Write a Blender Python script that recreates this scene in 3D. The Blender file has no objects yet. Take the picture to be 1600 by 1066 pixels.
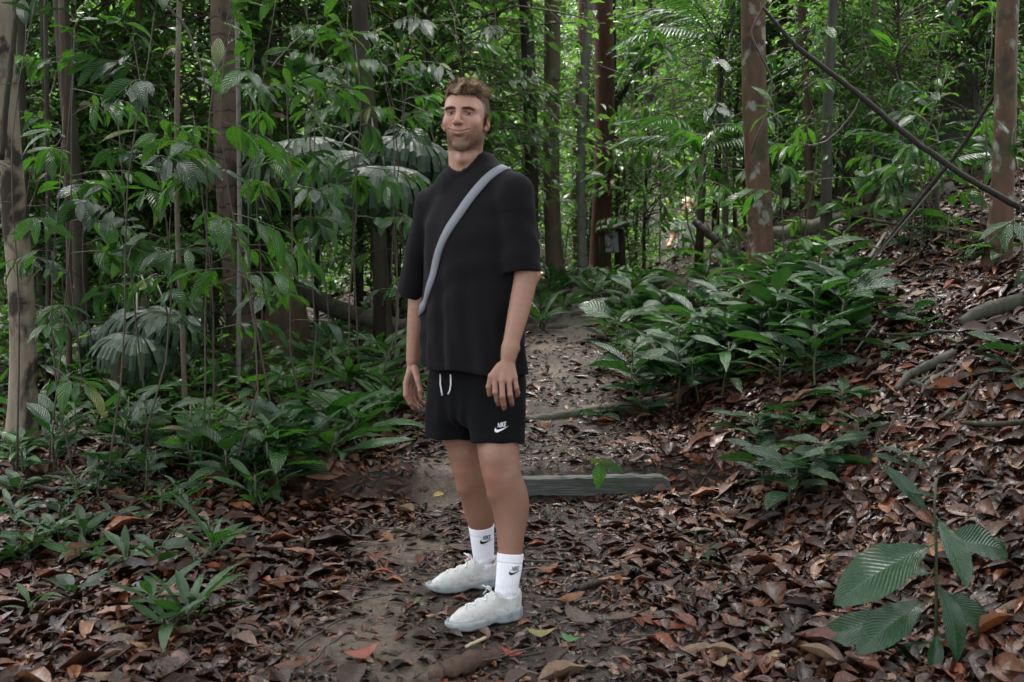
import bpy, math, random
import numpy as np
from mathutils import Vector, Matrix

# ------------------------------------------------------------------ scene, camera, light, exposure
S = bpy.context.scene
COL = S.collection
RNG = np.random.default_rng(7)
random.seed(7)
FPX, CAMZ = 1716.0, 1.38
PITCH = math.atan(183.0 / FPX)
cam_d = bpy.data.cameras.new('camera')
cam = bpy.data.objects.new('camera', cam_d); COL.objects.link(cam)
cam.location = (0, 0, CAMZ); cam.rotation_euler = (math.pi / 2 - PITCH, 0, 0)
cam_d.sensor_width = 36.0; cam_d.lens = FPX / 1600 * 36.0
cam_d.clip_start = 0.05; cam_d.clip_end = 400
cam_d.dof.use_dof = True; cam_d.dof.focus_distance = 5.2; cam_d.dof.aperture_fstop = 5.0
S.camera = cam

SUN_EL, SUN_AZ = math.radians(70), math.radians(-25)   # azimuth measured from +Y towards +X: soft high light from beyond the trail, a little left
world = bpy.data.worlds.new('World'); S.world = world; world.use_nodes = True
wn = world.node_tree.nodes; wl = world.node_tree.links
sky_t = wn.new('ShaderNodeTexSky'); sky_t.sky_type = 'NISHITA'; sky_t.sun_disc = False
sky_t.sun_elevation = SUN_EL; sky_t.sun_rotation = SUN_AZ; sky_t.dust_density = 4.0; sky_t.ozone_density = 0.6
hs = wn.new('ShaderNodeHueSaturation'); hs.inputs['Saturation'].default_value = 0.22
wl.new(sky_t.outputs[0], hs.inputs['Color'])
wl.new(hs.outputs[0], wn['Background'].inputs['Color'])
wn['Background'].inputs['Strength'].default_value = 0.13
sun_d = bpy.data.lights.new('sun', 'SUN'); sun_d.energy = 1.5; sun_d.angle = math.radians(24); sun_d.color = (1.0, 0.955, 0.9)
sun = bpy.data.objects.new('sun', sun_d); COL.objects.link(sun)
sdir = Vector((math.cos(SUN_EL) * math.sin(SUN_AZ), math.cos(SUN_EL) * math.cos(SUN_AZ), math.sin(SUN_EL)))
sun.rotation_euler = sdir.to_track_quat('Z', 'Y').to_euler(); sun.location = sdir * 30
S.view_settings.view_transform = 'Standard'; S.view_settings.look = 'None'
S.view_settings.exposure = 2.4; S.view_settings.gamma = 1.0; S.view_settings.use_curve_mapping = False
S.cycles.use_denoising = True
S.cycles.max_bounces = 7; S.cycles.diffuse_bounces = 3; S.cycles.glossy_bounces = 3
S.cycles.transmission_bounces = 4; S.cycles.transparent_max_bounces = 6
S.cycles.sample_clamp_indirect = 6.0

# ------------------------------------------------------------------ helpers
def P(px, py, Y):
    """pixel of the 1600 x 1066 photograph at a world depth Y (metres in front of the camera)"""
    a, b = (px - 800.0) / FPX, (533.0 - py) / FPX
    c, s = math.cos(PITCH), math.sin(PITCH)
    dy, dz = c + b * s, b * c - s
    return np.array((a / dy * Y, Y, CAMZ + dz / dy * Y))

def proj(p):
    x, y, z = p[0], p[1], p[2] - CAMZ
    c, s = math.cos(PITCH), math.sin(PITCH)
    f = y * c - z * s; u = y * s + z * c
    return 800 + x / f * FPX, 533 - u / f * FPX

def sstep(a, b, x):
    t = np.clip((x - a) / (b - a), 0, 1)
    return t * t * (3 - 2 * t)

_NK = [(0.9, 0.35), (1.7, 1.9), (3.1, 2.7), (5.3, 0.8), (7.9, 4.1), (11.7, 5.3), (16.1, 1.1), (23.0, 3.6)]
def rough(x, y):
    h = 0
    for i, (k, ph) in enumerate(_NK):
        a = ph * 1.7
        h = h + np.sin(k * (x * math.cos(a) + y * math.sin(a)) + ph * 5 + 1.3 * np.sin(k * .6 * (y * math.cos(a) - x * math.sin(a)) + ph)) / (k ** 0.95)
    return h
def path_c(y):
    return np.interp(y, [-5, 3, 6, 8, 10.5, 13, 16, 30], [-.1, -.12, .02, .26, .55, .5, -.6, -6])
def path_hw(y):
    return np.interp(y, [-5, 3, 6, 8, 10.5, 14], [.75, .72, .66, .52, .4, .4])
def path_z(y):
    return np.interp(y, [-10, 5.42, 5.5, 6.55, 6.62, 8, 10.5, 13, 18, 60], [0, 0, .15, .2, .26, .36, .62, .7, .35, .3])
def ground(x, y):
    x = np.asarray(x, float); y = np.asarray(y, float)
    c, hw, p = path_c(y), path_hw(y), path_z(y)
    # steps are only cut into the trail; beside it the slope is even
    pz = np.interp(y, [-10, 4.6, 6.2, 8, 10.5, 13, 18, 60], [0, 0, .17, .36, .62, .7, .35, .3])
    inpath = 1 - sstep(hw + .25, hw + .9, np.abs(x - c))
    base = p * inpath + pz * (1 - inpath)
    xr = np.interp(y, [0, 3.5, 5, 6, 9, 12], [1.5, 1.32, 1.05, 1.0, 1.0, 1.1])
    d = np.maximum(0, x - xr)
    bank = .54 * d - .035 * d * d
    bank = np.where(d > 5, .54 * 5 - .875 + .05 * (d - 5), bank) * (1 - .92 * sstep(10.5, 15, y))
    dl = np.maximum(0, c - hw - .2 - x)
    left = -.11 * np.minimum(dl, 3.2) + .10 * np.exp(-((dl - .45) / .3) ** 2) * sstep(2, 4, y)
    man = np.exp(-(((x + .1) / .55) ** 2 + ((y - 3.88) / .5) ** 2) ** 2)
    amp = (.016 + .03 * sstep(.1, .8, d + dl)) * (1 - man)
    added_hill = .40 * np.maximum(0, y - 16.5) * sstep(16.5, 21, y)     # rise invented so the foliage behind catches more sky light
    dip = -.62 * np.exp(-((x - 2.5) / 1.7) ** 2 - ((y - 15.9) / 1.9) ** 2)
    return base + bank + left + dip + added_hill + amp * rough(x, y)
def gz(x, y): return float(ground(x, y))
def hit(px, py):
    lo = None
    for Y in np.arange(1.5, 60, .05):
        p = P(px, py, Y)
        if p[2] <= gz(p[0], p[1]):
            return P(px, py, Y - .025)
    return P(px, py, 60)

def mesh_np(name, v, faces, uv=None, col=None, smooth=True, colname='tint'):
    """faces: int array (n,3) or (n,4), or a list of such arrays"""
    v = np.asarray(v, np.float32)
    fl = faces if isinstance(faces, list) else [faces]
    fl = [np.asarray(f, np.int32) for f in fl if len(f)]
    me = bpy.data.meshes.new(name)
    me.vertices.add(len(v)); me.vertices.foreach_set('co', v.ravel())
    nl = sum(f.size for f in fl); npoly = sum(len(f) for f in fl)
    me.loops.add(nl); me.loops.foreach_set('vertex_index', np.concatenate([f.ravel() for f in fl]))
    me.polygons.add(npoly)
    tot = np.concatenate([np.full(len(f), f.shape[1], np.int32) for f in fl])
    start = np.concatenate([[0], np.cumsum(tot)[:-1]]).astype(np.int32)
    me.polygons.foreach_set('loop_start', start)
    me.polygons.foreach_set('use_smooth', np.full(npoly, smooth))
    vi = np.concatenate([f.ravel() for f in fl])
    if uv is not None:
        l = me.uv_layers.new(name='UVMap')
        l.data.foreach_set('uv', np.asarray(uv, np.float32)[vi].ravel())
    me.update(calc_edges=True)
    if col is not None:
        a = me.color_attributes.new(colname, 'FLOAT_COLOR', 'POINT')
        c = np.ones((len(v), 4), np.float32); c[:, :col.shape[1]] = col
        a.data.foreach_set('color', c.ravel())
    return me

def link(name, me, mat=None, parent=None, M=None, loc=None):
    o = bpy.data.objects.new(name, me); COL.objects.link(o)
    if mat is not None and me is not None and len(me.materials) == 0: me.materials.append(mat)
    if parent is not None: o.parent = parent
    if M is not None: o.matrix_basis = M
    if loc is not None: o.location = loc
    return o
def tag(o, label, cat, group=None, kind=None):
    if label: o['label'] = label
    if cat: o['category'] = cat
    if group: o['group'] = group
    if kind: o['kind'] = kind
    return o
def thing(name, label, cat, loc, group=None):
    o = bpy.data.objects.new(name, None); COL.objects.link(o); o.location = tuple(float(c) for c in loc)
    o.empty_display_size = .1
    return tag(o, label, cat, group)

class MB:
    """collects shapes that become ONE mesh"""
    def __init__(s): s.v = []; s.f3 = []; s.f4 = []; s.uv = []; s.n = 0
    def add(s, v, f, uv=None):
        f = np.asarray(f, np.int64) + s.n
        (s.f3 if f.shape[1] == 3 else s.f4).append(f); v = np.asarray(v, float)
        s.v.append(v); s.uv.append(np.zeros((len(v), 2)) if uv is None else uv); s.n += len(v)
    def mesh(s, name, smooth=True):
        fl = [np.concatenate(x) for x in (s.f3, s.f4) if x]
        return mesh_np(name, np.concatenate(s.v), fl, np.concatenate(s.uv), smooth=smooth)

def tube(path, radii, seg=8, cap=True, wob=0.0, seed=0, flat=1.0):
    path = np.asarray(path, float); n = len(path); radii = np.broadcast_to(np.asarray(radii, float), (n,))
    t = np.gradient(path, axis=0); t /= np.linalg.norm(t, axis=1)[:, None] + 1e-9
    ref = np.array((1.0, 0, 0)) if abs(t[0][0]) < .8 else np.array((0, 1.0, 0))
    u = np.cross(t, ref); u /= np.linalg.norm(u, axis=1)[:, None]
    w = np.cross(t, u)
    a = np.linspace(0, 2 * math.pi, seg, endpoint=False)
    rr = radii[:, None] * np.ones(seg)
    if wob:
        r = np.random.default_rng(seed)
        for k in (2, 3, 5):
            ph = r.uniform(0, 6.28) + np.cumsum(r.normal(0, .25 * min(1, 8 / n), n))
            rr = rr * (1 + wob / k ** .6 * np.sin(k * a[None] + ph[:, None]))
    v = path[:, None] + rr[..., None] * (np.cos(a)[None, :, None] * u[:, None] + flat * np.sin(a)[None, :, None] * w[:, None])
    v = v.reshape(-1, 3)
    i = np.arange(n - 1)[:, None] * seg; j = np.arange(seg)[None]; j2 = (j + 1) % seg
    f = np.stack([i + j, i + j2, i + seg + j2, i + seg + j], -1).reshape(-1, 4)
    if cap:
        v = np.concatenate([v, path[:1], path[-1:]])
        c0 = n * seg; k = np.arange(seg); k2 = (k + 1) % seg
        f = np.concatenate([f, np.stack([k2, k, np.full(seg, c0), np.full(seg, c0)], -1)[:, [0, 1, 2, 2]][:, :4],
                            np.stack([(n - 1) * seg + k, (n - 1) * seg + k2, np.full(seg, c0 + 1), np.full(seg, c0 + 1)], -1)])
        tri = f[-2 * seg:, :3]; f = f[:-2 * seg]
        return v, f, tri
    return v, f, np.zeros((0, 3), int)
def add_tube(mb, *a, **k):
    v, f, tri = tube(*a, **k)
    n0 = mb.n
    mb.add(v, f)
    if len(tri): mb.f3.append(tri + n0)

def bend(p0, p1, n=8, sag=0.0, wig=0.0, seed=0):
    p0, p1 = np.asarray(p0, float), np.asarray(p1, float); r = np.random.default_rng(seed)
    t = np.linspace(0, 1, n)[:, None]; q = p0 + (p1 - p0) * t
    q[:, 2:] -= sag * 4 * t * (1 - t)
    if wig:
        L = np.linalg.norm(p1 - p0)
        for k in (1, 2, 3.5):
            q += r.normal(0, wig * L / k, 3) * np.sin(k * math.pi * t + r.uniform(0, 3) * (k > 1.5)) * np.minimum(1, 4 * t) 
    return q

# ------------------------------------------------------------------ materials
class NT:
    def __init__(s, name):
        s.m = bpy.data.materials.new(name); s.m.use_nodes = True
        s.n = s.m.node_tree.nodes; s.l = s.m.node_tree.links; s.b = s.n['Principled BSDF']; s.out = s.n['Material Output']
    def new(s, t, **k):
        q = s.n.new('ShaderNode' + t)
        for a, v in k.items(): setattr(q, a, v)
        return q
    def put(s, sock, v):
        if hasattr(v, 'node'): s.l.new(v, sock)
        else: sock.default_value = v
    def noise(s, scale, detail=4, rough=.55, vec=None, dist=0.0):
        q = s.new('TexNoise'); q.inputs['Scale'].default_value = scale; q.inputs['Detail'].default_value = detail
        q.inputs['Roughness'].default_value = rough; q.inputs['Distortion'].default_value = dist
        if vec is not None: s.l.new(vec, q.inputs['Vector'])
        return q.outputs['Fac']
    def coord(s, which='Object', scale=None):
        o = s.new('TexCoord').outputs[which]
        if scale is not None:
            mp = s.new('Mapping'); mp.inputs['Scale'].default_value = scale; s.l.new(o, mp.inputs['Vector']); o = mp.outputs[0]
        return o
    def ramp(s, fac, stops, interp='LINEAR'):
        q = s.new('ValToRGB'); q.color_ramp.interpolation = interp; e = q.color_ramp.elements
        while len(e) < len(stops): e.new(.5)
        for el, (p, c) in zip(e, stops):
            el.position = p; el.color = (*c, 1) if not np.isscalar(c) else (c, c, c, 1)
        s.put(q.inputs['Fac'], fac); return q.outputs['Color']
    def mix(s, fac, a, b, mode='MIX'):
        q = s.new('Mix', data_type='RGBA', blend_type=mode)
        s.put(q.inputs[0], fac)
        for i, c in ((6, a), (7, b)): s.put(q.inputs[i], c if hasattr(c, 'node') else (*c, 1))
        return q.outputs[2]
    def math(s, op, a, b=0.0, c=None, clamp=False):
        q = s.new('Math', operation=op, use_clamp=clamp); s.put(q.inputs[0], a); s.put(q.inputs[1], b)
        if c is not None: s.put(q.inputs[2], c)
        return q.outputs[0]
    def bump(s, h, strength=.3, dist=.01, prev=None):
        q = s.new('Bump'); q.inputs['Strength'].default_value = strength; q.inputs['Distance'].default_value = dist
        s.l.new(h, q.inputs['Height'])
        if prev is not None: s.l.new(prev, q.inputs['Normal'])
        return q.outputs[0]
    def setb(s, **k):
        for a, v in k.items():
            s.put(s.b.inputs[a.replace('_', ' ')], (*v, 1) if isinstance(v, tuple) and len(v) == 3 else v)

def leaf_mat(name, dark, light, trans, rough_=.3, island=False, veins=14, vein_amt=.5, trans_amt=.3, wet=.35, spots=None, spec=.5):
    t = NT(name)
    rnd = t.new('NewGeometry').outputs['Random Per Island'] if island else t.new('ObjectInfo').outputs['Random']
    col = t.ramp(rnd, [(0.0, dark), (.55, tuple((a + b) / 2 for a, b in zip(dark, light))), (1.0, light)])
    co = t.coord('Object' if not island else 'Generated')
    mott = t.noise(9 if not island else 30, 3, .6, t.coord('Object'))
    col = t.mix(t.math('MULTIPLY', mott, .55), col, tuple(c * .45 for c in dark))
    if spots: col = t.mix(t.ramp(t.math('FRACT', t.math('MULTIPLY', rnd, 7.31)), [(.93, 0.0), (.95, 1.0)]), col, spots)
    nrm = None
    if veins:
        uv = t.new('SeparateXYZ'); t.l.new(t.new('TexCoord').outputs['UV'], uv.inputs[0])
        au = t.math('ABSOLUTE', t.math('SUBTRACT', uv.outputs[0], .5))
        ph = t.math('SUBTRACT', t.math('MULTIPLY', uv.outputs[1], veins), t.math('MULTIPLY', au, veins * .55))
        w = t.math('SINE', t.math('MULTIPLY', ph, 6.283))
        vein = t.ramp(w, [(.75, 0.0), (.98, 1.0)])
        mid = t.ramp(au, [(.012, 1.0), (.035, 0.0)])
        vv = t.math('MAXIMUM', t.math('MULTIPLY', vein, .45), mid)
        col = t.mix(t.math('MULTIPLY', vv, .45), col, tuple(min(1, c * 1.7 + .02) for c in light))
        nrm = t.bump(w, vein_amt, .006)
    drops = t.noise(130, 2, .5, t.coord('Object'))
    nrm = t.bump(drops, wet, .004, nrm) if nrm is not None else t.bump(drops, wet, .004)
    t.setb(Base_Color=col, Roughness=t.ramp(t.noise(22, 2, .5, t.coord('Object')), [(.35, rough_ * .75), (.65, rough_ * 1.35)]), Normal=nrm)
    t.b.inputs['Specular IOR Level'].default_value = spec
    tr = t.new('BsdfTranslucent'); t.put(tr.inputs['Color'], t.mix(.5, col, trans)); t.l.new(nrm, tr.inputs['Normal'])
    mx = t.new('MixShader'); mx.inputs[0].default_value = trans_amt
    t.l.new(t.b.outputs[0], mx.inputs[1]); t.l.new(tr.outputs[0], mx.inputs[2]); t.l.new(mx.outputs[0], t.out.inputs[0])
    return t.m

def bark_mat(name, c1, c2, patch, pscale=6, pth=.6, moss=0.0, rings=0.0, stretch=.25, lichen=(.5, .52, .45), lth=.72):
    t = NT(name); co = t.coord('Object')
    st = t.coord('Object', (1, 1, stretch))
    n1 = t.noise(18, 6, .65, st)
    col = t.mix(t.ramp(n1, [(.35, 0.0), (.68, 1.0)]), c1, c2)
    p = t.noise(pscale, 4, .6, t.coord('Object', (1, 1, .8)), .4)
    col = t.mix(t.ramp(p, [(pth, 0.0), (pth + .07, .92)]), col, patch)
    l = t.noise(pscale * 2.3, 3, .55, t.coord('Object', (1.2, 1.2, .9)))
    col = t.mix(t.ramp(l, [(lth, 0.0), (lth + .09, .75)]), col, lichen)
    if moss: col = t.mix(t.math('MULTIPLY', t.ramp(t.noise(3.5, 4, .6, co), [(.45, 0.0), (.62, 1.0)]), moss), col, (.055, .085, .03))
    h = n1
    if rings:
        z = t.new('SeparateXYZ'); t.l.new(co, z.inputs[0])
        rg = t.math('SINE', t.math('ADD', t.math('MULTIPLY', z.outputs[2], 46), t.math('MULTIPLY', p, 9)))
        rr = t.ramp(rg, [(.8, 0.0), (.97, 1.0)])
        col = t.mix(t.math('MULTIPLY', rr, rings), col, tuple(c * .45 for c in c1)); h = t.math('SUBTRACT', n1, t.math('MULTIPLY', rr, .5))
    nb = t.bump(h, .7, .02); nb = t.bump(t.noise(70, 4, .7, co), .4, .008, nb)
    t.setb(Base_Color=col, Roughness=t.ramp(n1, [(.3, .5), (.7, .8)]), Normal=nb)
    t.b.inputs['Specular IOR Level'].default_value = .22
    return t.m

def simple_mat(name, c, rough_=.6, var=.3, scale=20, bump=.3, bd=.004, spec=.5):
    t = NT(name); n = t.noise(scale, 4, .6, t.coord('Object'))
    t.setb(Base_Color=t.mix(n, tuple(x * (1 - var) for x in c), tuple(min(1, x * (1 + var)) for x in c)), Roughness=rough_, Normal=t.bump(n, bump, bd))
    t.b.inputs['Specular IOR Level'].default_value = spec
    return t.m

# labels for repeats: where each one stands, made unique at the end
LM = {}
PENDING = []
def landmark(text, p): LM[text] = np.asarray(p, float)
def later(o, desc, p): PENDING.append((o, desc, np.asarray(p, float)))
ORD = ['nearest', 'second', 'third', 'fourth', 'fifth', 'sixth', 'seventh', 'eighth', 'ninth', 'tenth', 'eleventh', 'twelfth',
       'thirteenth', 'fourteenth', 'fifteenth', 'sixteenth', 'seventeenth', 'eighteenth', 'nineteenth', 'twentieth'] + ['%d%s' % (i, 'th' if i % 100 in (11, 12, 13) else {1: 'st', 2: 'nd', 3: 'rd'}.get(i % 10, 'th')) for i in range(21, 199)]
def settle_labels():
    d = {}
    for o, desc, p in PENDING:
        u, v = proj(p)
        best = min(LM, key=lambda k: abs(proj(LM[k])[0] - u) + .6 * abs(proj(LM[k])[1] - v) + 25 * abs(LM[k][1] - p[1]))
        q = LM[best]; du, dv = u - proj(q)[0], v - proj(q)[1]
        if abs(du) > 60: rel = 'left of' if du < 0 else 'right of'
        elif p[1] < q[1] - .5: rel = 'in front of'
        elif p[1] > q[1] + .5: rel = 'behind'
        else: rel = 'beside'
        d.setdefault((desc, rel, best), []).append((math.hypot(du, dv), o))
    for (desc, rel, best), rows in d.items():
        rows.sort(key=lambda r: r[0])
        for i, (_, o) in enumerate(rows):
            o['label'] = f'{desc} {rel} {best}' if len(rows) == 1 else (f'{desc} {rel} {best}, nearest to it' if i == 0 else f'{desc} {rel} {best}, {ORD[i]} out')
# ------------------------------------------------------------------ terrain
SAND = [(625, 850, .26), (560, 1010, .20), (640, 1045, .16), (860, 580, .22), (700, 730, .2), (850, 545, .2), (600, 940, .14)]
SANDP = [(hit(a, b), r) for a, b, r in SAND]
def sand_mask(x, y):
    m = np.zeros_like(x)
    for q, r in SANDP:
        d = np.hypot((x - q[0]), (y - q[1]) * .8) / r + .22 * rough(x * 2.3 + 3, y * 2.3)
        m = np.maximum(m, 1 - sstep(.55, 1.25, d))
    return m
def path_mask(x, y):
    d = np.abs(x - path_c(y)) / path_hw(y) + .10 * rough(x * 1.7, y * 1.7 + 5)
    return 1 - sstep(.55, 1.15, d)

def build_terrain():
    ys = np.concatenate([np.linspace(-6, 2, 14)[:-1], np.linspace(2, 9, 200)[:-1], np.linspace(9, 16, 70)[:-1], np.linspace(16, 70, 70)])
    xs = np.concatenate([np.linspace(-45, -5, 30)[:-1], np.linspace(-5, 5, 240)[:-1], np.linspace(5, 45, 30)])
    X, Y = np.meshgrid(xs, ys); Z = ground(X, Y)
    v = np.stack([X, Y, Z], -1).reshape(-1, 3); nx, ny = len(xs), len(ys)
    i, j = np.meshgrid(np.arange(nx - 1), np.arange(ny - 1)); a = (j * nx + i).ravel()
    f = np.stack([a, a + 1, a + nx + 1, a + nx], -1)
    c = np.stack([path_mask(X, Y), sand_mask(X, Y), 0 * X], -1).reshape(-1, 3)
    t = NT('forest_soil'); at = t.new('Attribute', attribute_name='tint'); sp = t.new('SeparateColor'); t.l.new(at.outputs['Color'], sp.inputs[0])
    co = t.coord('Object'); n = t.noise(7, 8, .65, co); n2 = t.noise(45, 5, .65, co); n3 = t.noise(160, 4, .7, co)
    soil = t.ramp(n, [(.3, (.014, .009, .006)), (.5, (.035, .022, .014)), (.72, (.06, .038, .024))])
    mud = t.ramp(n2, [(.3, (.016, .012, .009)), (.52, (.038, .028, .021)), (.75, (.075, .057, .044))])
    col = t.mix(sp.outputs[0], soil, mud)
    sand = t.ramp(t.noise(30, 6, .6, co), [(.3, (.07, .052, .038)), (.7, (.14, .108, .08))])
    col = t.mix(t.math('MULTIPLY', sp.outputs[1], t.ramp(n2, [(.3, .55), (.5, 1.0)])), col, sand)
    col = t.mix(t.ramp(n3, [(.55, 0.0), (.8, .5)]), col, (.02, .014, .01))
    nb = t.bump(n, .6, .05); nb = t.bump(n2, .55, .02, nb); nb = t.bump(n3, .5, .006, nb)
    t.setb(Base_Color=col, Roughness=t.ramp(n2, [(.35, .35), (.65, .85)]), Normal=nb)
    t.b.inputs['Specular IOR Level'].default_value = .3
    o = link('ground', mesh_np('ground', v, f, col=c), t.m); o['kind'] = 'structure'; o['label'] = 'muddy trail and sloping leaf strewn forest ground'
build_terrain()

# ------------------------------------------------------------------ leaf shapes (along +X, one unit long)
def leaf_shape(name, w=.17, p=1.0, q=.8, fold=.25, droop=.2, rip=0.0, nr=9, n=7, cols=2, twist=0.0, curl=0.0, pet=.1, seed=0):
    r = np.random.default_rng(seed)
    t = np.linspace(0, 1, n + 1); s = np.linspace(-1, 1, 2 * cols + 1)
    W = w * np.sin(math.pi * np.clip(t, .004, .996) ** p) ** q; W[-1] = 0.002; W[0] = .008
    T, Sx = np.meshgrid(t, s, indexing='ij')
    y = Sx * W[:, None]
    z = fold * np.abs(y) - droop * T ** 2 + rip * np.sin(T * nr * 6.283) * np.abs(Sx) * W[:, None] + curl * (Sx ** 2) * W[:, None]
    z = z + r.normal(0, .012, T.shape) * (np.abs(Sx) > .6)
    x = T * (1 - .18 * droop * T ** 2)
    if twist:
        a = twist * T; y, z = y * np.cos(a) - (z + droop * T ** 2) * np.sin(a), y * np.sin(a) + z
    v = np.stack([x, y, z], -1).reshape(-1, 3); m = 2 * cols + 1
    i, j = np.meshgrid(np.arange(n), np.arange(m - 1), indexing='ij'); a = (i * m + j).ravel()
    f = np.stack([a, a + m, a + m + 1, a + 1], -1)
    uv = np.stack([(Sx + 1) / 2, T], -1).reshape(-1, 2)
    if pet:
        k = len(v)
        v = np.concatenate([v, [(-pet, -.006, .02), (0.01, -.008, 0), (.01, .008, 0), (-pet, .006, .02)]])
        uv = np.concatenate([uv, np.full((4, 2), .5)]); f = np.concatenate([f, [[k, k + 1, k + 2, k + 3]]])
    return mesh_np(name, v, f, uv)
def basis(axis, up, s, loc=(0, 0, 0), roll=0.0, sw=1.0):
    x = np.asarray(axis, float); x = x / (np.linalg.norm(x) + 1e-9)
    z = np.asarray(up, float) - x * np.dot(up, x); z = z / (np.linalg.norm(z) + 1e-9); y = np.cross(z, x)
    if roll: z, y = z * math.cos(roll) + y * math.sin(roll), y * math.cos(roll) - z * math.sin(roll)
    M = Matrix.Identity(4)
    for i in range(3):
        M[i][0] = x[i] * s; M[i][1] = y[i] * s * sw; M[i][2] = z[i] * s; M[i][3] = float(loc[i])
    return M

GREEN_D, GREEN_M, GREEN_L = (.011, .036, .014), (.026, .075, .021), (.05, .125, .026)
ML = dict(
    glossy=leaf_mat('glossy_dark_leaf', (.008, .036, .012), (.022, .072, .018), (.06, .20, .02), .14, wet=.5, veins=11, vein_amt=.5, trans_amt=.2),
    lance=leaf_mat('lance_leaf', (.012, .05, .014), (.04, .12, .022), (.09, .30, .02), .15, wet=.4, veins=15, vein_amt=.4, trans_amt=.25),
    sapling=leaf_mat('sapling_leaf', (.012, .052, .012), (.04, .125, .02), (.14, .42, .02), .2, wet=.3, veins=9, vein_amt=.55, trans_amt=.35, spots=(.12, .12, .02)),
    hero=leaf_mat('ribbed_leaf', (.010, .045, .016), (.017, .06, .02), (.05, .18, .02), .26, wet=.08, veins=19, vein_amt=.3, trans_amt=.18),
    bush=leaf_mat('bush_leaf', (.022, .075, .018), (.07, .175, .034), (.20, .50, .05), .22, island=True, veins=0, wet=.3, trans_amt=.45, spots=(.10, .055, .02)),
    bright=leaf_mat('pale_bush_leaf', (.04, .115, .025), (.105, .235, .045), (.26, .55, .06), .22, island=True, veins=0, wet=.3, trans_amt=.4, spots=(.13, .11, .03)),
    frond=leaf_mat('feather_frond', (.014, .05, .012), (.04, .11, .022), (.09, .26, .03), .3, island=True, veins=0, wet=.15, trans_amt=.25, spec=.35),
    palm=leaf_mat('palm_leaf', (.012, .032, .016), (.03, .065, .028), (.05, .11, .03), .5, island=True, veins=0, wet=.15, trans_amt=.15, spec=.3),
)
STEM = simple_mat('green_stem', (.045, .055, .022), .5)
STEMB = simple_mat('brown_stem', (.05, .035, .024), .6)
TWIG = simple_mat('wet_twig', (.045, .032, .024), .45, .45, 30, .6)
def shapes(prefix, mat, specs):
    out = []
    for i, k in enumerate(specs):
        m = leaf_shape(prefix, seed=i, **k); m.materials.append(ML[mat]); out.append(m)
    return out
SH = dict(
    glossy=shapes('leaf', 'glossy', [dict(w=.19, droop=.22, p=.85), dict(w=.22, droop=.35, p=.9, twist=.2), dict(w=.17, droop=.1, fold=.35)]),
    lance=shapes('leaf', 'lance', [dict(w=.105, droop=.25, p=.9, q=.9), dict(w=.12, droop=.42, p=.9, twist=-.25), dict(w=.10, droop=.12, fold=.4), dict(w=.115, droop=.55, p=.95, twist=.3)]),
    sapling=shapes('leaf', 'sapling', [dict(w=.16, droop=.25, p=.85), dict(w=.19, droop=.4, p=.8, twist=.3), dict(w=.15, droop=.15, fold=.35, twist=-.2), dict(w=.17, droop=.6, p=.9)]),
    hero=shapes('leaf', 'hero', [dict(w=.2, droop=.25, p=1.15, rip=.03, nr=17, n=16, cols=2, fold=.2), dict(w=.21, droop=.45, p=1.2, rip=.03, nr=17, n=16, cols=2, fold=.15), dict(w=.19, droop=.12, p=1.1, rip=.03, nr=17, n=16, cols=2, fold=.28, twist=.15)]),
)
Z = np.array((0, 0, 1.0))
def rvec(r): 
    a = r.uniform(0, 6.283); return np.array((math.cos(a), math.sin(a), 0))

# ------------------------------------------------------------------ joined foliage for crowns too fine to pick apart
def leaf_cloud(pos, axis, up, L, W, fold=.18, droop=.25):
    """many small pointed leaves, each six vertices / four faces"""
    n = len(pos)
    ax = axis / (np.linalg.norm(axis, axis=1)[:, None] + 1e-9)
    z = up - ax * np.sum(up * ax, 1)[:, None]; z /= np.linalg.norm(z, axis=1)[:, None] + 1e-9
    y = np.cross(z, ax); L = L[:, None]; W = W[:, None]
    b = pos; m1 = pos + ax * L * .3 - z * L * droop * .06; m2 = pos + ax * L * .68 - z * L * droop * .4; tip = pos + ax * L * .97 - z * L * droop
    l1 = m1 + y * W * .5 + z * W * fold; r1 = m1 - y * W * .5 + z * W * fold
    l2 = m2 + y * W * .38 + z * W * fold; r2 = m2 - y * W * .38 + z * W * fold
    v = np.stack([b, m1, m2, tip, l1, r1, l2, r2], 1).reshape(-1, 3)
    q = np.array([[0, 1, 4, 4], [1, 2, 6, 4], [2, 3, 6, 6], [0, 5, 1, 1], [5, 7, 2, 1], [7, 3, 2, 2]])
    tri = np.array([[0, 1, 4], [2, 3, 6], [0, 5, 1], [7, 3, 2]]); quad = np.array([[1, 2, 6, 4], [5, 7, 2, 1]])
    k = np.arange(n)[:, None, None] * 8
    return v, [(tri[None] + k).reshape(-1, 3), (quad[None] + k).reshape(-1, 4)]

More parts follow.
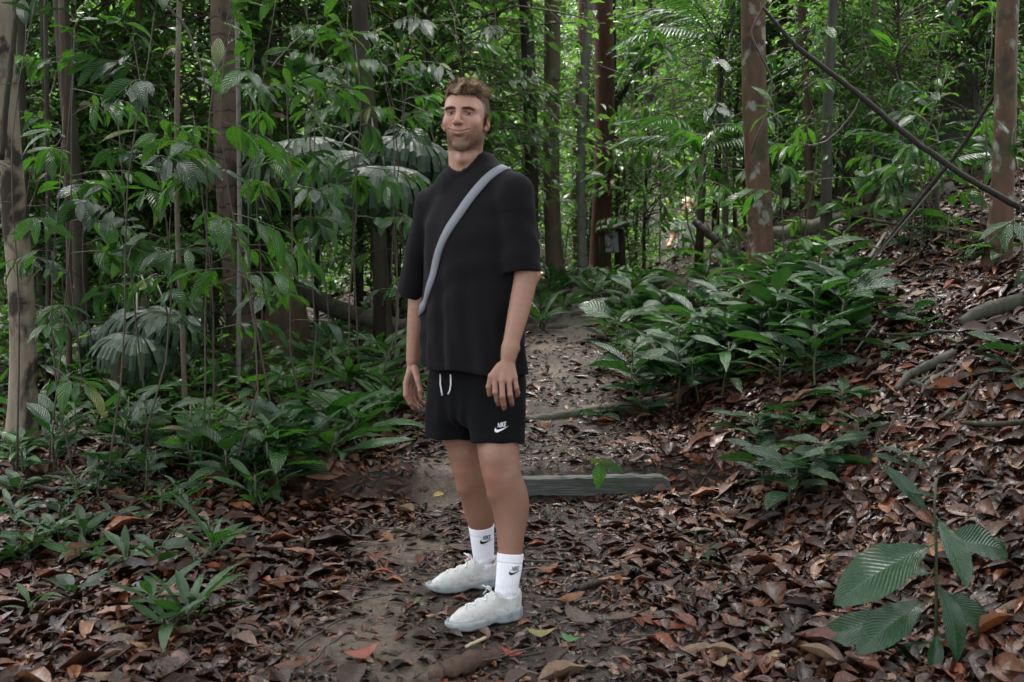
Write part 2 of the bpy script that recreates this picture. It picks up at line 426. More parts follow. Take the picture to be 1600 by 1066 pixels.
def crown_mesh(seed, H=4.0, R=1.3, nb=70, per=22, L=.13, asp=.36, z0=.15, tw=.012, layered=True):
    """stem with side branches, every branch set with leaves; open between the branches"""
    r = np.random.default_rng(seed); wood = MB(); pos = []; ax = []; up = []; LL = []
    for b in range(nb):
        h = H * (z0 + (1 - z0) * r.uniform(0, 1) ** .9); a = r.uniform(0, 6.283)
        ln = R * (.35 + .75 * math.sin(math.pi * min(.96, .18 + .8 * (h / H)))) * r.uniform(.5, 1.15)
        d = np.array((math.cos(a), math.sin(a), r.uniform(-.15, .6)))
        p0 = np.array((0.04 * math.sin(h * 3), .04 * math.cos(h * 2.1), h)); p1 = p0 + d * ln
        path = bend(p0, p1, 5, -.12 * ln, .05, r.integers(1e6)); path[:, 2] -= .22 * ln * np.linspace(0, 1, 5) ** 2
        add_tube(wood, path, np.linspace(tw, tw * .35, 5), 4, cap=False)
        n = int(per * r.uniform(.6, 1.3)); t = np.sort(r.uniform(.25, 1.0, n))
        q = np.stack([np.interp(t, np.linspace(0, 1, 5), path[:, i]) for i in range(3)], 1)
        side = np.where(np.arange(n) % 2 == 0, 1, -1)[:, None] * np.cross(d, Z)[None]
        an = d[None] * r.uniform(.2, 1, (n, 1)) + side * r.uniform(.4, 1.1, (n, 1)) + r.normal(0, .3, (n, 3)); an[:, 2] -= r.uniform(.0, .7, n)
        q = q + r.normal(0, .05 * R, (n, 3))
        pos.append(q); ax.append(an); up.append(Z[None] + r.normal(0, .42, (n, 3))); LL.append(L * r.uniform(.6, 1.35, n))
    pos, ax, up, LL = np.concatenate(pos), np.concatenate(ax), np.concatenate(up), np.concatenate(LL)
    v, fl = leaf_cloud(pos, ax, up, LL, LL * asp * np.random.default_rng(seed + 1).uniform(.75, 1.3, len(LL)))
    return mesh_np('crown', v, fl, smooth=False), wood.mesh('branches')

# ------------------------------------------------------------------ tall trees
BARK = dict(
    blotch=bark_mat('blotched_bark', (.15, .122, .088), (.24, .205, .155), (.014, .010, .008), 3.2, .49, lth=.66, lichen=(.34, .33, .28)),
    dark=bark_mat('dark_bark', (0.0196, 0.0146, 0.0112), (0.042, 0.0308, 0.0235), (0.056, 0.0476, 0.0392), 7, .66, .3, lth=.7),
    brown=bark_mat('brown_bark', (0.0476, 0.0291, 0.0202), (0.0952, 0.0616, 0.0437), (0.129, 0.0952, 0.07), 4, .62, lth=.78),
    ringed=bark_mat('ringed_bark', (0.056, 0.0403, 0.028), (0.0952, 0.07, 0.0504), (0.0308, 0.0202, 0.0146), 5, .55, rings=.3, lth=.8),
    pink=bark_mat('pinkish_bark', (0.168, 0.112, 0.0896), (0.235, 0.174, 0.146), (0.112, 0.0672, 0.0504), 5, .62),
    lichen=bark_mat('lichened_bark', (0.0952, 0.0672, 0.0476), (0.151, 0.112, 0.084), (0.174, 0.174, 0.129), 4.5, .55, lichen=(0.308, 0.319, 0.28), lth=.66, moss=.25),
    grey=bark_mat('pale_grey_bark', (0.134, 0.129, 0.112), (0.19, 0.185, 0.162), (0.0672, 0.0616, 0.0504), 9, .66, rings=.15),
    red=bark_mat('red_brown_bark', (0.056, 0.0235, 0.0168), (0.104, 0.0459, 0.0336), (0.0392, 0.0168, 0.0123), 5, .6, lichen=(0.168, 0.112, 0.0896), lth=.74, stretch=.4),
    mottled=bark_mat('mottled_bark', (.055, .029, .018), (.12, .066, .042), (.035, .022, .016), 4, .53, lichen=(.25, .255, .22), lth=.57, moss=.25),
    grey_dark=bark_mat('weathered_bark', (0.0308, 0.0269, 0.0235), (0.0616, 0.0532, 0.0476), (0.0896, 0.084, 0.0784), 5, .64, .4),
    black=bark_mat('black_bark', (.010, .008, .007), (.026, .02, .016), (.035, .03, .024), 8, .68, lth=.85),
    fallen=bark_mat('dead_log_bark', (0.056, 0.0493, 0.0437), (0.118, 0.106, 0.0952), (0.0336, 0.0269, 0.0224), 4, .55, .5, stretch=1.0, lth=.8),
)
CANOPY = [crown_mesh(900 + i, H=6.0, R=3.6, nb=120, per=17, L=.42, asp=.45, z0=.05, tw=.05) for i in range(3)]
for cm, wm in CANOPY: cm.materials.append(ML['bush']); wm.materials.append(BARK['dark'])

def tall_tree(label, x_top, x_bot, y_bot, Y, wpx, bark, crown=True, taper=.97, seed=0, mid=None, top=11.0, wob=.06, cat='tree', flare=1.0, name='tree'):
    B, T = P(x_bot, y_bot, Y), P(x_top, 0, Y)
    d = (T - B) / (T[2] - B[2]); r0 = wpx / FPX * Y / 2 * 1.0
    root = np.array((*(B + d * (gz(B[0], B[1]) - B[2]))[:2], 0)); root[2] = gz(root[0], root[1])
    o = thing(name, label, cat, root)
    H = top + (seed % 3); n = 26
    hs_ = np.concatenate([[-.25, 0.0, .12, .3], np.linspace(.5, H, 64)])
    rg = np.random.default_rng(seed + 50)
    path = np.stack([d[0] * hs_, d[1] * hs_, hs_], 1)
    am = .035 * (wpx / 40 + .6)
    for i in (0, 1): path[:, i] += am * np.sin(hs_ * rg.uniform(.6, 1.2) + rg.uniform(0, 6)) * (hs_ > -.1) * np.minimum(1, np.maximum(0, hs_) / 1.2)
    if mid is not None:                       # a lean or bow seen in the photograph at (px, py)
        M_ = P(mid[0], mid[1], Y) - root; k = np.exp(-((hs_ - M_[2]) / .9) ** 2); path[:, 0] += (M_[0] - np.interp(M_[2], hs_, path[:, 0])) * k
    rad = r0 * (1 - (1 - taper) * hs_ / 3) * np.where(hs_ > 4, np.clip(1 - .035 * (hs_ - 4), .4, 1), 1)
    rad = rad * (1 + flare * .55 * np.exp(-np.maximum(hs_, 0) / .22))
    mb = MB(); add_tube(mb, path, rad, 18, wob=wob, seed=seed)
    link('trunk', mb.mesh('trunk'), BARK[bark], o)
    if crown and seed in (1, 4, 19):
        cm, wm = CANOPY[seed % 3]
        M = Matrix.Translation(Vector(path[-20])) @ Matrix.Rotation(seed * 1.7, 4, 'Z') @ Matrix.Scale(.8 + .12 * (seed % 3), 4)
        c = link('crown', cm, None, o, M); link('branches', wm, None, c)
    landmark(label_short(label), P(x_bot, max(60, y_bot - 60), Y))
    return o
def label_short(l): return 'the ' + l.split(',')[0]

tall_tree('pale dark-blotched trunk, stout and cut off by the left photo edge', 14, 34, 690, 6.4, 37, 'blotch', seed=1, taper=.985)
tall_tree('thin blackish trunk, just behind the pale dark-blotched trunk', 30, 57, 690, 7.4, 13, 'dark', seed=2, crown=False)
tall_tree('dark leaning trunk, bare below and bowed to the right at its foot', 92, 142, 640, 8.2, 24, 'dark', seed=3, mid=(118, 330), crown=True)
tall_tree('broad ringed trunk, brown with darker bands, left of the leaning log', 362, 378, 585, 8.4, 39, 'ringed', seed=4, taper=.99)
tall_tree('grey-brown trunk, close behind the broad ringed trunk', 394, 402, 560, 10.5, 34, 'grey_dark', seed=5, crown=False)
tall_tree('split red-barked trunk, slim and standing behind leaves near the fan palm', 420, 434, 540, 11.5, 20, 'pink', seed=6, crown=False)
tall_tree('straight palm-like trunk, dark brown and rising through drooping fan fronds', 566, 596, 500, 9.0, 24, 'dark', seed=7, mid=(585, 260), crown=False)
tall_tree('pinkish slanting trunk, thin and pale beside a dark speckled trunk', 796, 836, 420, 13.5, 13, 'pink', seed=9, mid=(812, 120), crown=False)
tall_tree('dark speckled trunk, just behind the man with white lichen dots', 818, 830, 430, 11.5, 21, 'dark', seed=10)
tall_tree('lichen-striped trunk, light brown and second right of the man', 858, 868, 425, 12.2, 26, 'lichen', seed=11, taper=.995)
tall_tree('pale grey slender trunk, smooth and in front of red-brown bark', 916, 911, 412, 12.0, 15, 'grey', seed=12, mid=(909, 185), crown=False)
tall_tree('thick red-brown trunk, straight and rising behind the small roofed board', 939, 938, 410, 13.2, 29, 'red', seed=13, taper=.995)
tall_tree('shaded red trunk, partly hidden behind the pale grey slender trunk', 910, 908, 415, 14.5, 22, 'red', seed=14, crown=False)
tall_tree('mottled red-brown trunk, with white lichen spots standing above bank plants', 1188, 1192, 430, 8.2, 36, 'mottled', seed=15, taper=.995)
tall_tree('slim straight dark trunk, between mottled trunk and slanting branch', 1300, 1290, 420, 8.8, 15, 'grey_dark', seed=16, crown=False)
tall_tree('twisted thin trunk, rough and left of the slim straight dark trunk', 1247, 1272, 410, 9.6, 12, 'brown', seed=17, mid=(1262, 200), crown=False)
tall_tree('huge weathered trunk, the widest of all and shaded behind the fallen log', 1488, 1500, 330, 10.5, 74, 'grey_dark', seed=18, taper=.99)
tall_tree('leaning brown trunk, with pale blotches at the right photo edge', 1588, 1558, 420, 6.6, 33, 'mottled', seed=19, taper=1.0, wob=.04)
tall_tree('thin ruddy trunk, hidden in leaves right of the mottled trunk', 1335, 1322, 400, 12.5, 15, 'brown', seed=20, crown=False)
tall_tree('smooth dim trunk, narrow beside the huge weathered trunk', 1440, 1452, 330, 11.2, 15, 'brown', seed=21, crown=False)
for i, (x, y, lab) in enumerate([(.8, -3.4, 'added unseen shade tree behind the photographer'), (4.4, .6, 'added unseen shade tree standing right of the photographer'), (-4.0, 4.3, 'added unseen shade tree spreading over the left leaf litter'), (4.3, 4.0, 'added unseen shade tree spreading over the right bank')]):  # trees out of view, added to shade the foreground from sun and sky
    o = thing('tree', lab, 'tree', (x, y, gz(x, y))); mb = MB(); hh = np.linspace(-.2, 10, 30)
    add_tube(mb, np.stack([.1 * np.sin(hh * .8 + i), .1 * np.cos(hh * .7), hh], 1), np.linspace(.16, .09, 30), 14, wob=.05, seed=i); link('trunk', mb.mesh('trunk'), BARK['brown'], o)
    cm, wm = CANOPY[i % 3]; c = link('crown', cm, None, o, Matrix.Translation((0, 0, 6.4 + .5 * (i % 3))) @ Matrix.Rotation(i * 1.3, 4, 'Z') @ Matrix.Scale(1.05, 4)); link('branches', wm, None, c)
# slim saplings and poles without leaves in view
for i, (xt, xb, yb, Y, w, bk, lab) in enumerate([
        (283, 289, 640, 6.8, 8, 'lichen', 'thin speckled sapling stem, upright in front of left thicket'),
        (368, 372, 600, 7.6, 7, 'grey', 'thin pale sapling stem, close against the broad ringed trunk'),
        (62, 82, 610, 8.8, 8, 'dark', 'black pole-like stem, between blotched trunk and dark leaning trunk'),
        (70, 74, 640, 7.9, 7, 'dark', 'second black pole-like stem, nearest to the blotched trunk'),
        (98, 108, 640, 7.4, 9, 'brown', 'reddish crooked stem, with peeling bark beside dark leaning trunk'),
        (212, 222, 560, 9.2, 9, 'dark', 'slender black stem, alone in the left thicket gap'),
        (160, 178, 570, 10.5, 12, 'dark', 'dim slender trunk, deep behind the dark leaning trunk'),
        (962, 963, 420, 14.0, 8, 'dark', 'thin black stem, just right of the thick red-brown trunk'),
        (993, 993, 420, 15.0, 6, 'dark', 'thinnest black stem, above the small roofed board'),
        (1140, 1134, 420, 12.8, 10, 'grey', 'grey slim stem, half way between both people and mottled trunk'),
        (1360, 1355, 380, 9.6, 8, 'lichen', 'pale thin stem, upright behind the slanting branch'),
        (1225, 1228, 400, 11.4, 13, 'dark', 'dark slim trunk, right behind the mottled red-brown trunk'),
        (1400, 1404, 370, 12.0, 12, 'brown', 'narrow brown trunk, in front of the shaded thicket'),
        ]):
    tall_tree(lab, xt, xb, yb, Y, w, bk, crown=False, seed=60 + i, wob=.03, cat='young tree', flare=.5, name='slim_tree', top=8)

# ------------------------------------------------------------------ background thicket: shrubs and young trees up to the far wood
BUSH = [crown_mesh(10 + i, *a) for i, a in enumerate([
    (4.2, 1.35, 110, 20, .125), (5.2, 1.5, 125, 20, .14), (3.2, 1.2, 90, 22, .11), (6.0, 1.6, 140, 19, .15), (4.6, 1.1, 100, 20, .10), (2.2, 1.0, 70, 20, .12)])]
BUSH_B = []
for i, (cm, wm) in enumerate(BUSH):
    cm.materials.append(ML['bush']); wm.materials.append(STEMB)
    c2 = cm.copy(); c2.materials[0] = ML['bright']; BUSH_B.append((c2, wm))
TRK = []
for i in range(3):
    mb = MB(); hh = np.linspace(-.2, 5.0, 10); r = np.random.default_rng(i)
    add_tube(mb, np.stack([.05 * np.sin(hh * 1.3 + i), .05 * np.cos(hh * 1.1 + i), hh], 1), np.linspace(.028, .014, 10), 7)
    m = mb.mesh('trunk'); m.materials.append(BARK['dark']); TRK.append(m)
SEEN = {}
def clear_of_trail(x, y):
    if y < 12.6: return abs(x - path_c(y)) > path_hw(y) + 1.1
    return True
def place_bush(x, y, k, bright, s, label, group, name='young_tree', cat='young tree'):
    o = thing(name, label, cat, (x, y, gz(x, y)), group)
    cm, wm = (BUSH_B if bright else BUSH)[k]
    R = Matrix.Rotation(RNG.uniform(0, 6.28), 4, 'Z') @ Matrix.Scale(s, 4)
    c = link('crown', cm, None, o, R); link('trunk', TRK[k % 3], None, o, R); link('branches', wm, None, c)
    return o
r = np.random.default_rng(21)
cnt = 0
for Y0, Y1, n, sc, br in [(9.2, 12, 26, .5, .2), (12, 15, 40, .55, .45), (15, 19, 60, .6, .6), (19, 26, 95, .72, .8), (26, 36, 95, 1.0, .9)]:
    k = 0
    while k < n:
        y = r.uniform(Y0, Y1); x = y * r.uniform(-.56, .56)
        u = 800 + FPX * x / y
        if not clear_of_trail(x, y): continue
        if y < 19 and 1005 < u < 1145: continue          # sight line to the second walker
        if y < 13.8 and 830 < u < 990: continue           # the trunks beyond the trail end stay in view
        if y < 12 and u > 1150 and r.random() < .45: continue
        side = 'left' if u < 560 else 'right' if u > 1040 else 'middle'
        lab, g = ((f'pale leafy young tree far back on the {side} of the added slope', f'pale young trees far back, {side}') if y > 19 else
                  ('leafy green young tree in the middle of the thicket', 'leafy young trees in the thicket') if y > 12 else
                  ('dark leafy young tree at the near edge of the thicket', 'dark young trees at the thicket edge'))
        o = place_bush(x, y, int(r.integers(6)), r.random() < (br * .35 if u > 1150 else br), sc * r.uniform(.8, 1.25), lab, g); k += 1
        if y <= 19: later(o, 'leafy young tree' if y > 12 else 'small dark young tree', (x, y, gz(x, y) + 1.2))
for (u, y, k, s_, br) in [(455, 10.6, 3, .95, 1), (500, 11.2, 1, 1.0, 1), (560, 11.6, 3, .95, 1), (620, 11.4, 1, 1.0, 1), (670, 11.0, 0, 1.1, 1), (720, 11.8, 3, .9, 1), (770, 12.4, 1, .95, 1), (410, 11.0, 0, 1.1, 0), (330, 10.2, 1, .9, 0), (270, 9.6, 0, 1.0, 0), (200, 9.8, 3, .8, 0), (130, 9.4, 0, 1.0, 0), (60, 9.8, 1, .9, 0), (20, 9.0, 4, .9, 0),
        (1010, 14.2, 1, .9, 1), (1150, 12.5, 0, 1.0, 1), (1215, 12.0, 4, 1.0, 0), (1270, 11.6, 0, .95, 0), (1345, 11.2, 4, .9, 0), (1420, 11.6, 3, .75, 0), (1540, 10.4, 0, .8, 0), (1590, 10.0, 4, .8, 0)]:
    x = (u - 800) / FPX * y; o = place_bush(x, y, k, bool(br), s_, None, 'tall leafy young trees'); later(o, 'tall leafy young tree', P(u, 200, y))
# closing far wood, one mass
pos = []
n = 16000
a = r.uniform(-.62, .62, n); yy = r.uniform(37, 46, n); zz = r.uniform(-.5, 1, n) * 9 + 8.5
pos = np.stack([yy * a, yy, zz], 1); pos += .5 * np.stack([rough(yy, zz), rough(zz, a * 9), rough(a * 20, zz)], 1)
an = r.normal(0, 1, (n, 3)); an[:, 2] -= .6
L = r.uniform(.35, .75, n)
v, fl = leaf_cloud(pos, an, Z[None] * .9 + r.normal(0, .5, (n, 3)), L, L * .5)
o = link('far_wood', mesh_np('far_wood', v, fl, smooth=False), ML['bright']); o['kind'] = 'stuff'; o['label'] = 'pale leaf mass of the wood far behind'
# low ground cover under the thicket
n = 30000
yy = r.uniform(7.5, 34, n) ; xx = yy * r.uniform(-.56, .56, n)
keep = (np.abs(xx - path_c(yy)) > path_hw(yy) + .5) & ~((yy < 13) & (xx > 0) & (xx < 4.5) & (r.random(n) < .85))
keep |= yy > 14
keep &= rough(xx * .9, yy * .9) > -.6
xx, yy = xx[keep], yy[keep]; n = len(xx)
pos = np.stack([xx, yy, ground(xx, yy) + r.uniform(0.02, .5, n) ** 1.3 + .15 * np.maximum(0, rough(xx, yy))], 1)
an = r.normal(0, 1, (n, 3)); an[:, 2] = r.uniform(-.3, .6, n); L = r.uniform(.09, .2, n)
v, fl = leaf_cloud(pos, an, Z[None] + r.normal(0, .4, (n, 3)), L, L * .36)
o = link('undergrowth', mesh_np('undergrowth', v, fl, smooth=False), ML['bush']); o['kind'] = 'stuff'; o['label'] = 'low leafy undergrowth covering the forest floor under the thicket'

# ------------------------------------------------------------------ fallen logs, branches, trail timbers
def log(name, label, cat, pts, rad, mat, seg=12, wob=.08, seed=0, landmark_=None, flat=1.0):
    pts = np.array([np.asarray(p, float) for p in pts]); n = max(8, 5 * len(pts)); t = np.linspace(0, len(pts) - 1, n)
    q = np.stack([np.interp(t, np.arange(len(pts)), pts[:, i]) for i in range(3)], 1)
    for _ in range(2): q[1:-1] = (q[:-2] + q[1:-1] * 2 + q[2:]) / 4
    rg = np.random.default_rng(seed); base = q[0].copy()
    rr = np.interp(t, np.arange(len(pts)), np.broadcast_to(np.asarray(rad, float), (len(pts),)))
    q[1:-1] += rg.normal(0, .12, (n - 2, 3)) * rr[1:-1, None]
    mb = MB(); add_tube(mb, q - base, rr, seg, wob=wob, seed=seed, flat=flat)
    o = link(name, mb.mesh(name), mat, loc=base); tag(o, label, cat)
    if landmark_: landmark(landmark_, q[len(q) // 2])
    return o
log('fallen_log', 'long grey fallen log leaning down through the left undergrowth', 'log',
    [P(285, 335, 11.5), P(330, 375, 11.2), P(430, 440, 10.5), P(540, 490, 9.8), P(640, 512, 9.3)], [.10, .10, .10, .085, .07], BARK['fallen'], seed=3, landmark_='the leaning grey log')
log('fallen_log', 'thick grey fallen trunk lying on top of the right bank', 'log',
    [P(1170, 378, 9.4), P(1300, 352, 9.2), P(1400, 328, 9.0), P(1495, 306, 8.8)], [.08, .10, .12, .13], BARK['fallen'], seed=4, landmark_='the grey log on the bank')
log('slanting_branch', 'long bare dark branch slanting across the upper right', 'branch',
    [P(1192, 12, 6.2), P(1240, 70, 6.2), P(1330, 138, 6.15), P(1430, 222, 6.1), P(1520, 285, 6.0), P(1640, 348, 5.9)], [.008, .013, .015, .0165, .017, .019], BARK['black'], 9, seed=5, landmark_='the slanting dark branch')
log('leaning_pole', 'thin dark pole leaning the other way under the slanting branch', 'branch',
    [P(1562, 135, 6.6), P(1500, 235, 6.7), P(1430, 320, 6.8), P(1352, 420, 6.9)], [.010, .012, .012, .010], BARK['black'], 8, seed=6)
log('leaning_stick', 'straight grey stick leaning beside the thin dark pole', 'branch',
    [P(1470, 282, 6.6), P(1335, 440, 6.7)], [.0055, .006], BARK['grey_dark'], 7, seed=7)
log('hanging_vine', 'thin curved vine looping from the slanting branch', 'vine',
    [P(1345, 150, 6.3), P(1335, 175, 6.3), P(1310, 205, 6.3), P(1290, 222, 6.3), P(1262, 228, 6.3)], [.004, .005, .005, .004, .003], TWIG, 6, seed=8)
log('climbing_vine', 'thin vine winding up the mottled red-brown trunk', 'vine',
    [P(1174, 240, 8.02), P(1181, 215, 7.98), P(1204, 165, 8.0), P(1206, 120, 8.0), P(1180, 70, 7.98), P(1172, 50, 8.0), P(1196, 5, 7.98)], .007, TWIG, 6, seed=9)
log('climbing_vine', 'dark vine hanging in front of the pale blotched trunk', 'vine',
    [P(28, -10, 6.0), P(22, 60, 6.0), P(10, 160, 6.0), P(2, 250, 6.0)], .014, BARK['dark'], 7, seed=10)
log('leaning_dead_tree', 'dead dark trunk leaning diagonally behind the trail end', 'branch',
    [P(1038, 25, 14), P(1010, 80, 14), P(965, 155, 14), P(930, 200, 14)], [.05, .055, .06, .06], BARK['dark'], 8, seed=11)
log('broken_branch', 'dark broken branch sticking up beside the walker in green', 'branch',
    [P(1084, 345, 8.6), P(1100, 358, 8.55), P(1122, 378, 8.5)], [.026, .034, .03], BARK['black'], 9, seed=12)
log('arching_branch', 'thin twig arching out of the upper left leaves', 'branch',
    [P(255, 5, 5.6), P(290, 40, 5.6), P(310, 90, 5.6), P(325, 150, 5.6)], [.007, .007, .006, .004], TWIG, 6, seed=13)
log('arching_branch', 'leafless twig angled upward beside the palm fronds', 'branch',
    [P(425, 105, 7.0), P(455, 70, 7.0), P(490, 40, 7.0)], [.008, .007, .005], TWIG, 6, seed=14)
# the second step is a rounded log lying across the trail
log('trail_log', 'long thin log laid across the trail above the timber step', 'log',
    [(-.62, 6.6, gz(-.62, 6.7) + .0), (-.2, 6.62, .235), P(830, 657, 6.58), P(900, 645, 6.6), P(985, 634, 6.65), (1.0, 6.75, gz(1.0, 6.75) + .05)], [.02, .025, .028, .032, .03, .02], BARK['fallen'], 10, seed=15, landmark_='the log across the trail')

def timber_step():
    a, b = P(792, 741, 5.42), P(1046, 741, 5.42)
    o = thing('trail_step', 'weathered grey timber board edging the step in the trail', 'step', ((a[0] + b[0]) / 2, 5.43, .075))
    Lh = (b[0] - a[0]) / 2; mb = MB(); r = np.random.default_rng(4)
    n = 26; xs = np.linspace(-Lh - .15, Lh, n); prof = [(-.032, -.046), (.03, -.044), (.033, .038), (.026, .043), (-.026, .044), (-.034, .037)]
    v = []
    for i, x in enumerate(xs):
        for (y, z) in prof: v.append((x, y + .004 * math.sin(x * 9), z + r.normal(0, .002) + .006 * math.sin(x * 3.1) - (.02 * (i == n - 1))))
    m = len(prof); f = [[i * m + j, (i + 1) * m + j, (i + 1) * m + (j + 1) % m, i * m + (j + 1) % m] for i in range(n - 1) for j in range(m)]
    mb.add(v, f); e = (n - 1) * m; mb.f4 += [np.array([[e, e + 1, e + 2, e + 3], [e, e + 3, e + 4, e + 5]])]
    t = NT('weathered_timber'); st = t.coord('Object', (.9, 9, 9)); nn = t.noise(9, 6, .7, st)
    col = t.ramp(nn, [(.3, (.018, .019, .017)), (.5, (.045, .047, .042)), (.7, (.085, .086, .077))])
    col = t.mix(t.ramp(t.noise(9, 4, .6, t.coord('Object')), [(.58, 0.0), (.66, .6)]), col, (.03, .05, .018))
    t.setb(Base_Color=col, Roughness=.55, Normal=t.bump(nn, .7, .008))
    link('board', mb.mesh('board', smooth=False), t.m, o)
    for sx in (-.36, .48):
        pb = MB(); add_tube(pb, [(sx, .05, -.25), (sx + .01, .05, .06)], .022, 8, wob=.1); link('peg', pb.mesh('peg'), BARK['dark'], o)
    # the riser of packed earth under the board belongs to the step
    rb = MB(); nx, nz = 40, 8; X, Zz = np.meshgrid(np.linspace(-Lh - .15, Lh + .02, nx), np.linspace(-.2, -.045, nz)); 
    Yv = -.012 + .022 * rough(X * 9, Zz * 14) * .6 - .05 * (-.045 - Zz)
    v = np.stack([X, Yv, Zz], -1).reshape(-1, 3); i, j = np.meshgrid(np.arange(nx - 1), np.arange(nz - 1)); k = (j * nx + i).ravel()
    rb.add(v, np.stack([k, k + 1, k + nx + 1, k + nx], -1)); link('earth_riser', rb.mesh('earth_riser'), simple_mat('packed_earth', (.05, .034, .024), .8, .4, 40, .8, .01), o)
    landmark('the timber step', (o.location[0], 5.4, .1))
timber_step()

def roofed_board():
    p = P(958, 412, 12.6); p[2] = gz(p[0], 12.6)
    o = thing('notice_stand', 'small mossy roofed wooden board on two dark posts', 'sign', p); s = 12.6 / FPX
    def at(px, py): q = P(px, py, 12.6); return q - p
    for (x0, y0, x1, y1, rr, lab) in [(940, 362, 942, 440, 4.5, None), (970, 358, 974, 440, 4.8, None)]:
        mb = MB(); add_tube(mb, [at(x0, y0), at((x0 + x1) / 2, (y0 + y1) / 2), at(x1, y1)], rr * s, 8, wob=.08); link('post', mb.mesh('post'), BARK['dark'], o)
    mb = MB(); A, B = at(932, 361), at(979, 351); n = 10; v = []; 
    for i in range(n):
        t_ = i / (n - 1); c = A + (B - A) * t_
        for (dy, dz) in ((-.13, -.02), (-.13, .01), (0, .035), (.13, .01), (.13, -.02)): v.append(c + np.array((0, dy, dz + .012 * math.sin(9 * t_))))
    f = [[i * 5 + j, i * 5 + 5 + j, i * 5 + 5 + (j + 1) % 5, i * 5 + (j + 1) % 5] for i in range(n - 1) for j in range(5)]
    mb.add(v, f); mb.f3.append(np.array([[0, 1, 2], [0, 2, 3], [0, 3, 4]])); e = (n - 1) * 5; mb.f3.append(np.array([[e, e + 2, e + 1], [e, e + 3, e + 2], [e, e + 4, e + 3]]))
    link('roof', mb.mesh('roof'), bark_mat('mossy_roof', (.02, .021, .013), (.035, .036, .02), (.035, .055, .015), 6, .45, .5, stretch=1), o)
    mb = MB(); a, b, c, d = at(945, 366), at(969, 363), at(969, 394), at(946, 394); k = np.array((0, .03, 0))
    mb.add([a, b, c, d, a + k, b + k, c + k, d + k], [[3, 2, 1, 0], [4, 5, 6, 7], [0, 1, 5, 4], [1, 2, 6, 5], [2, 3, 7, 6], [3, 0, 4, 7]])
    link('panel', mb.mesh('panel', smooth=False), bark_mat('grey_panel', (.2, .21, .23), (.38, .40, .43), (.05, .05, .05), 14, .5, stretch=.2), o)
    landmark('the small roofed board', P(958, 390, 12.6))
roofed_board()
landmark('the standing man', P(740, 600, 3.9))
# ------------------------------------------------------------------ people: signed distance shapes turned into one smooth skin
def sph(p, c, r): return np.linalg.norm(p - np.asarray(c, np.float32), axis=1) - r
def cap(p, a, b, r0, r1=None):
    a = np.asarray(a, np.float32); b = np.asarray(b, np.float32); r1 = r0 if r1 is None else r1
    ab = b - a; t = np.clip(((p - a) @ ab) / max(float(ab @ ab), 1e-12), 0, 1)
    return np.linalg.norm(p - a - t[:, None] * ab, axis=1) - (r0 + (r1 - r0) * t)
def ell(p, c, r, R=None):
    q = p - np.asarray(c, np.float32)
    if R is not None: q = q @ R
    r = np.asarray(r, np.float32); k0 = np.linalg.norm(q / r, axis=1); k1 = np.linalg.norm(q / (r * r), axis=1) + 1e-9
    return k0 * (k0 - 1) / k1
def smin(a, b, k):
    h = np.maximum(k - np.abs(a - b), 0) / k; return np.minimum(a, b) - h * h * k * .25
def smax(a, b, k): return -smin(-a, -b, k)
def chain(p, pts, rad, k=.02):
    d = None
    for i in range(len(pts) - 1):
        e = cap(p, pts[i], pts[i + 1], rad[i], rad[i + 1]); d = e if d is None else smin(d, e, k)
    return d

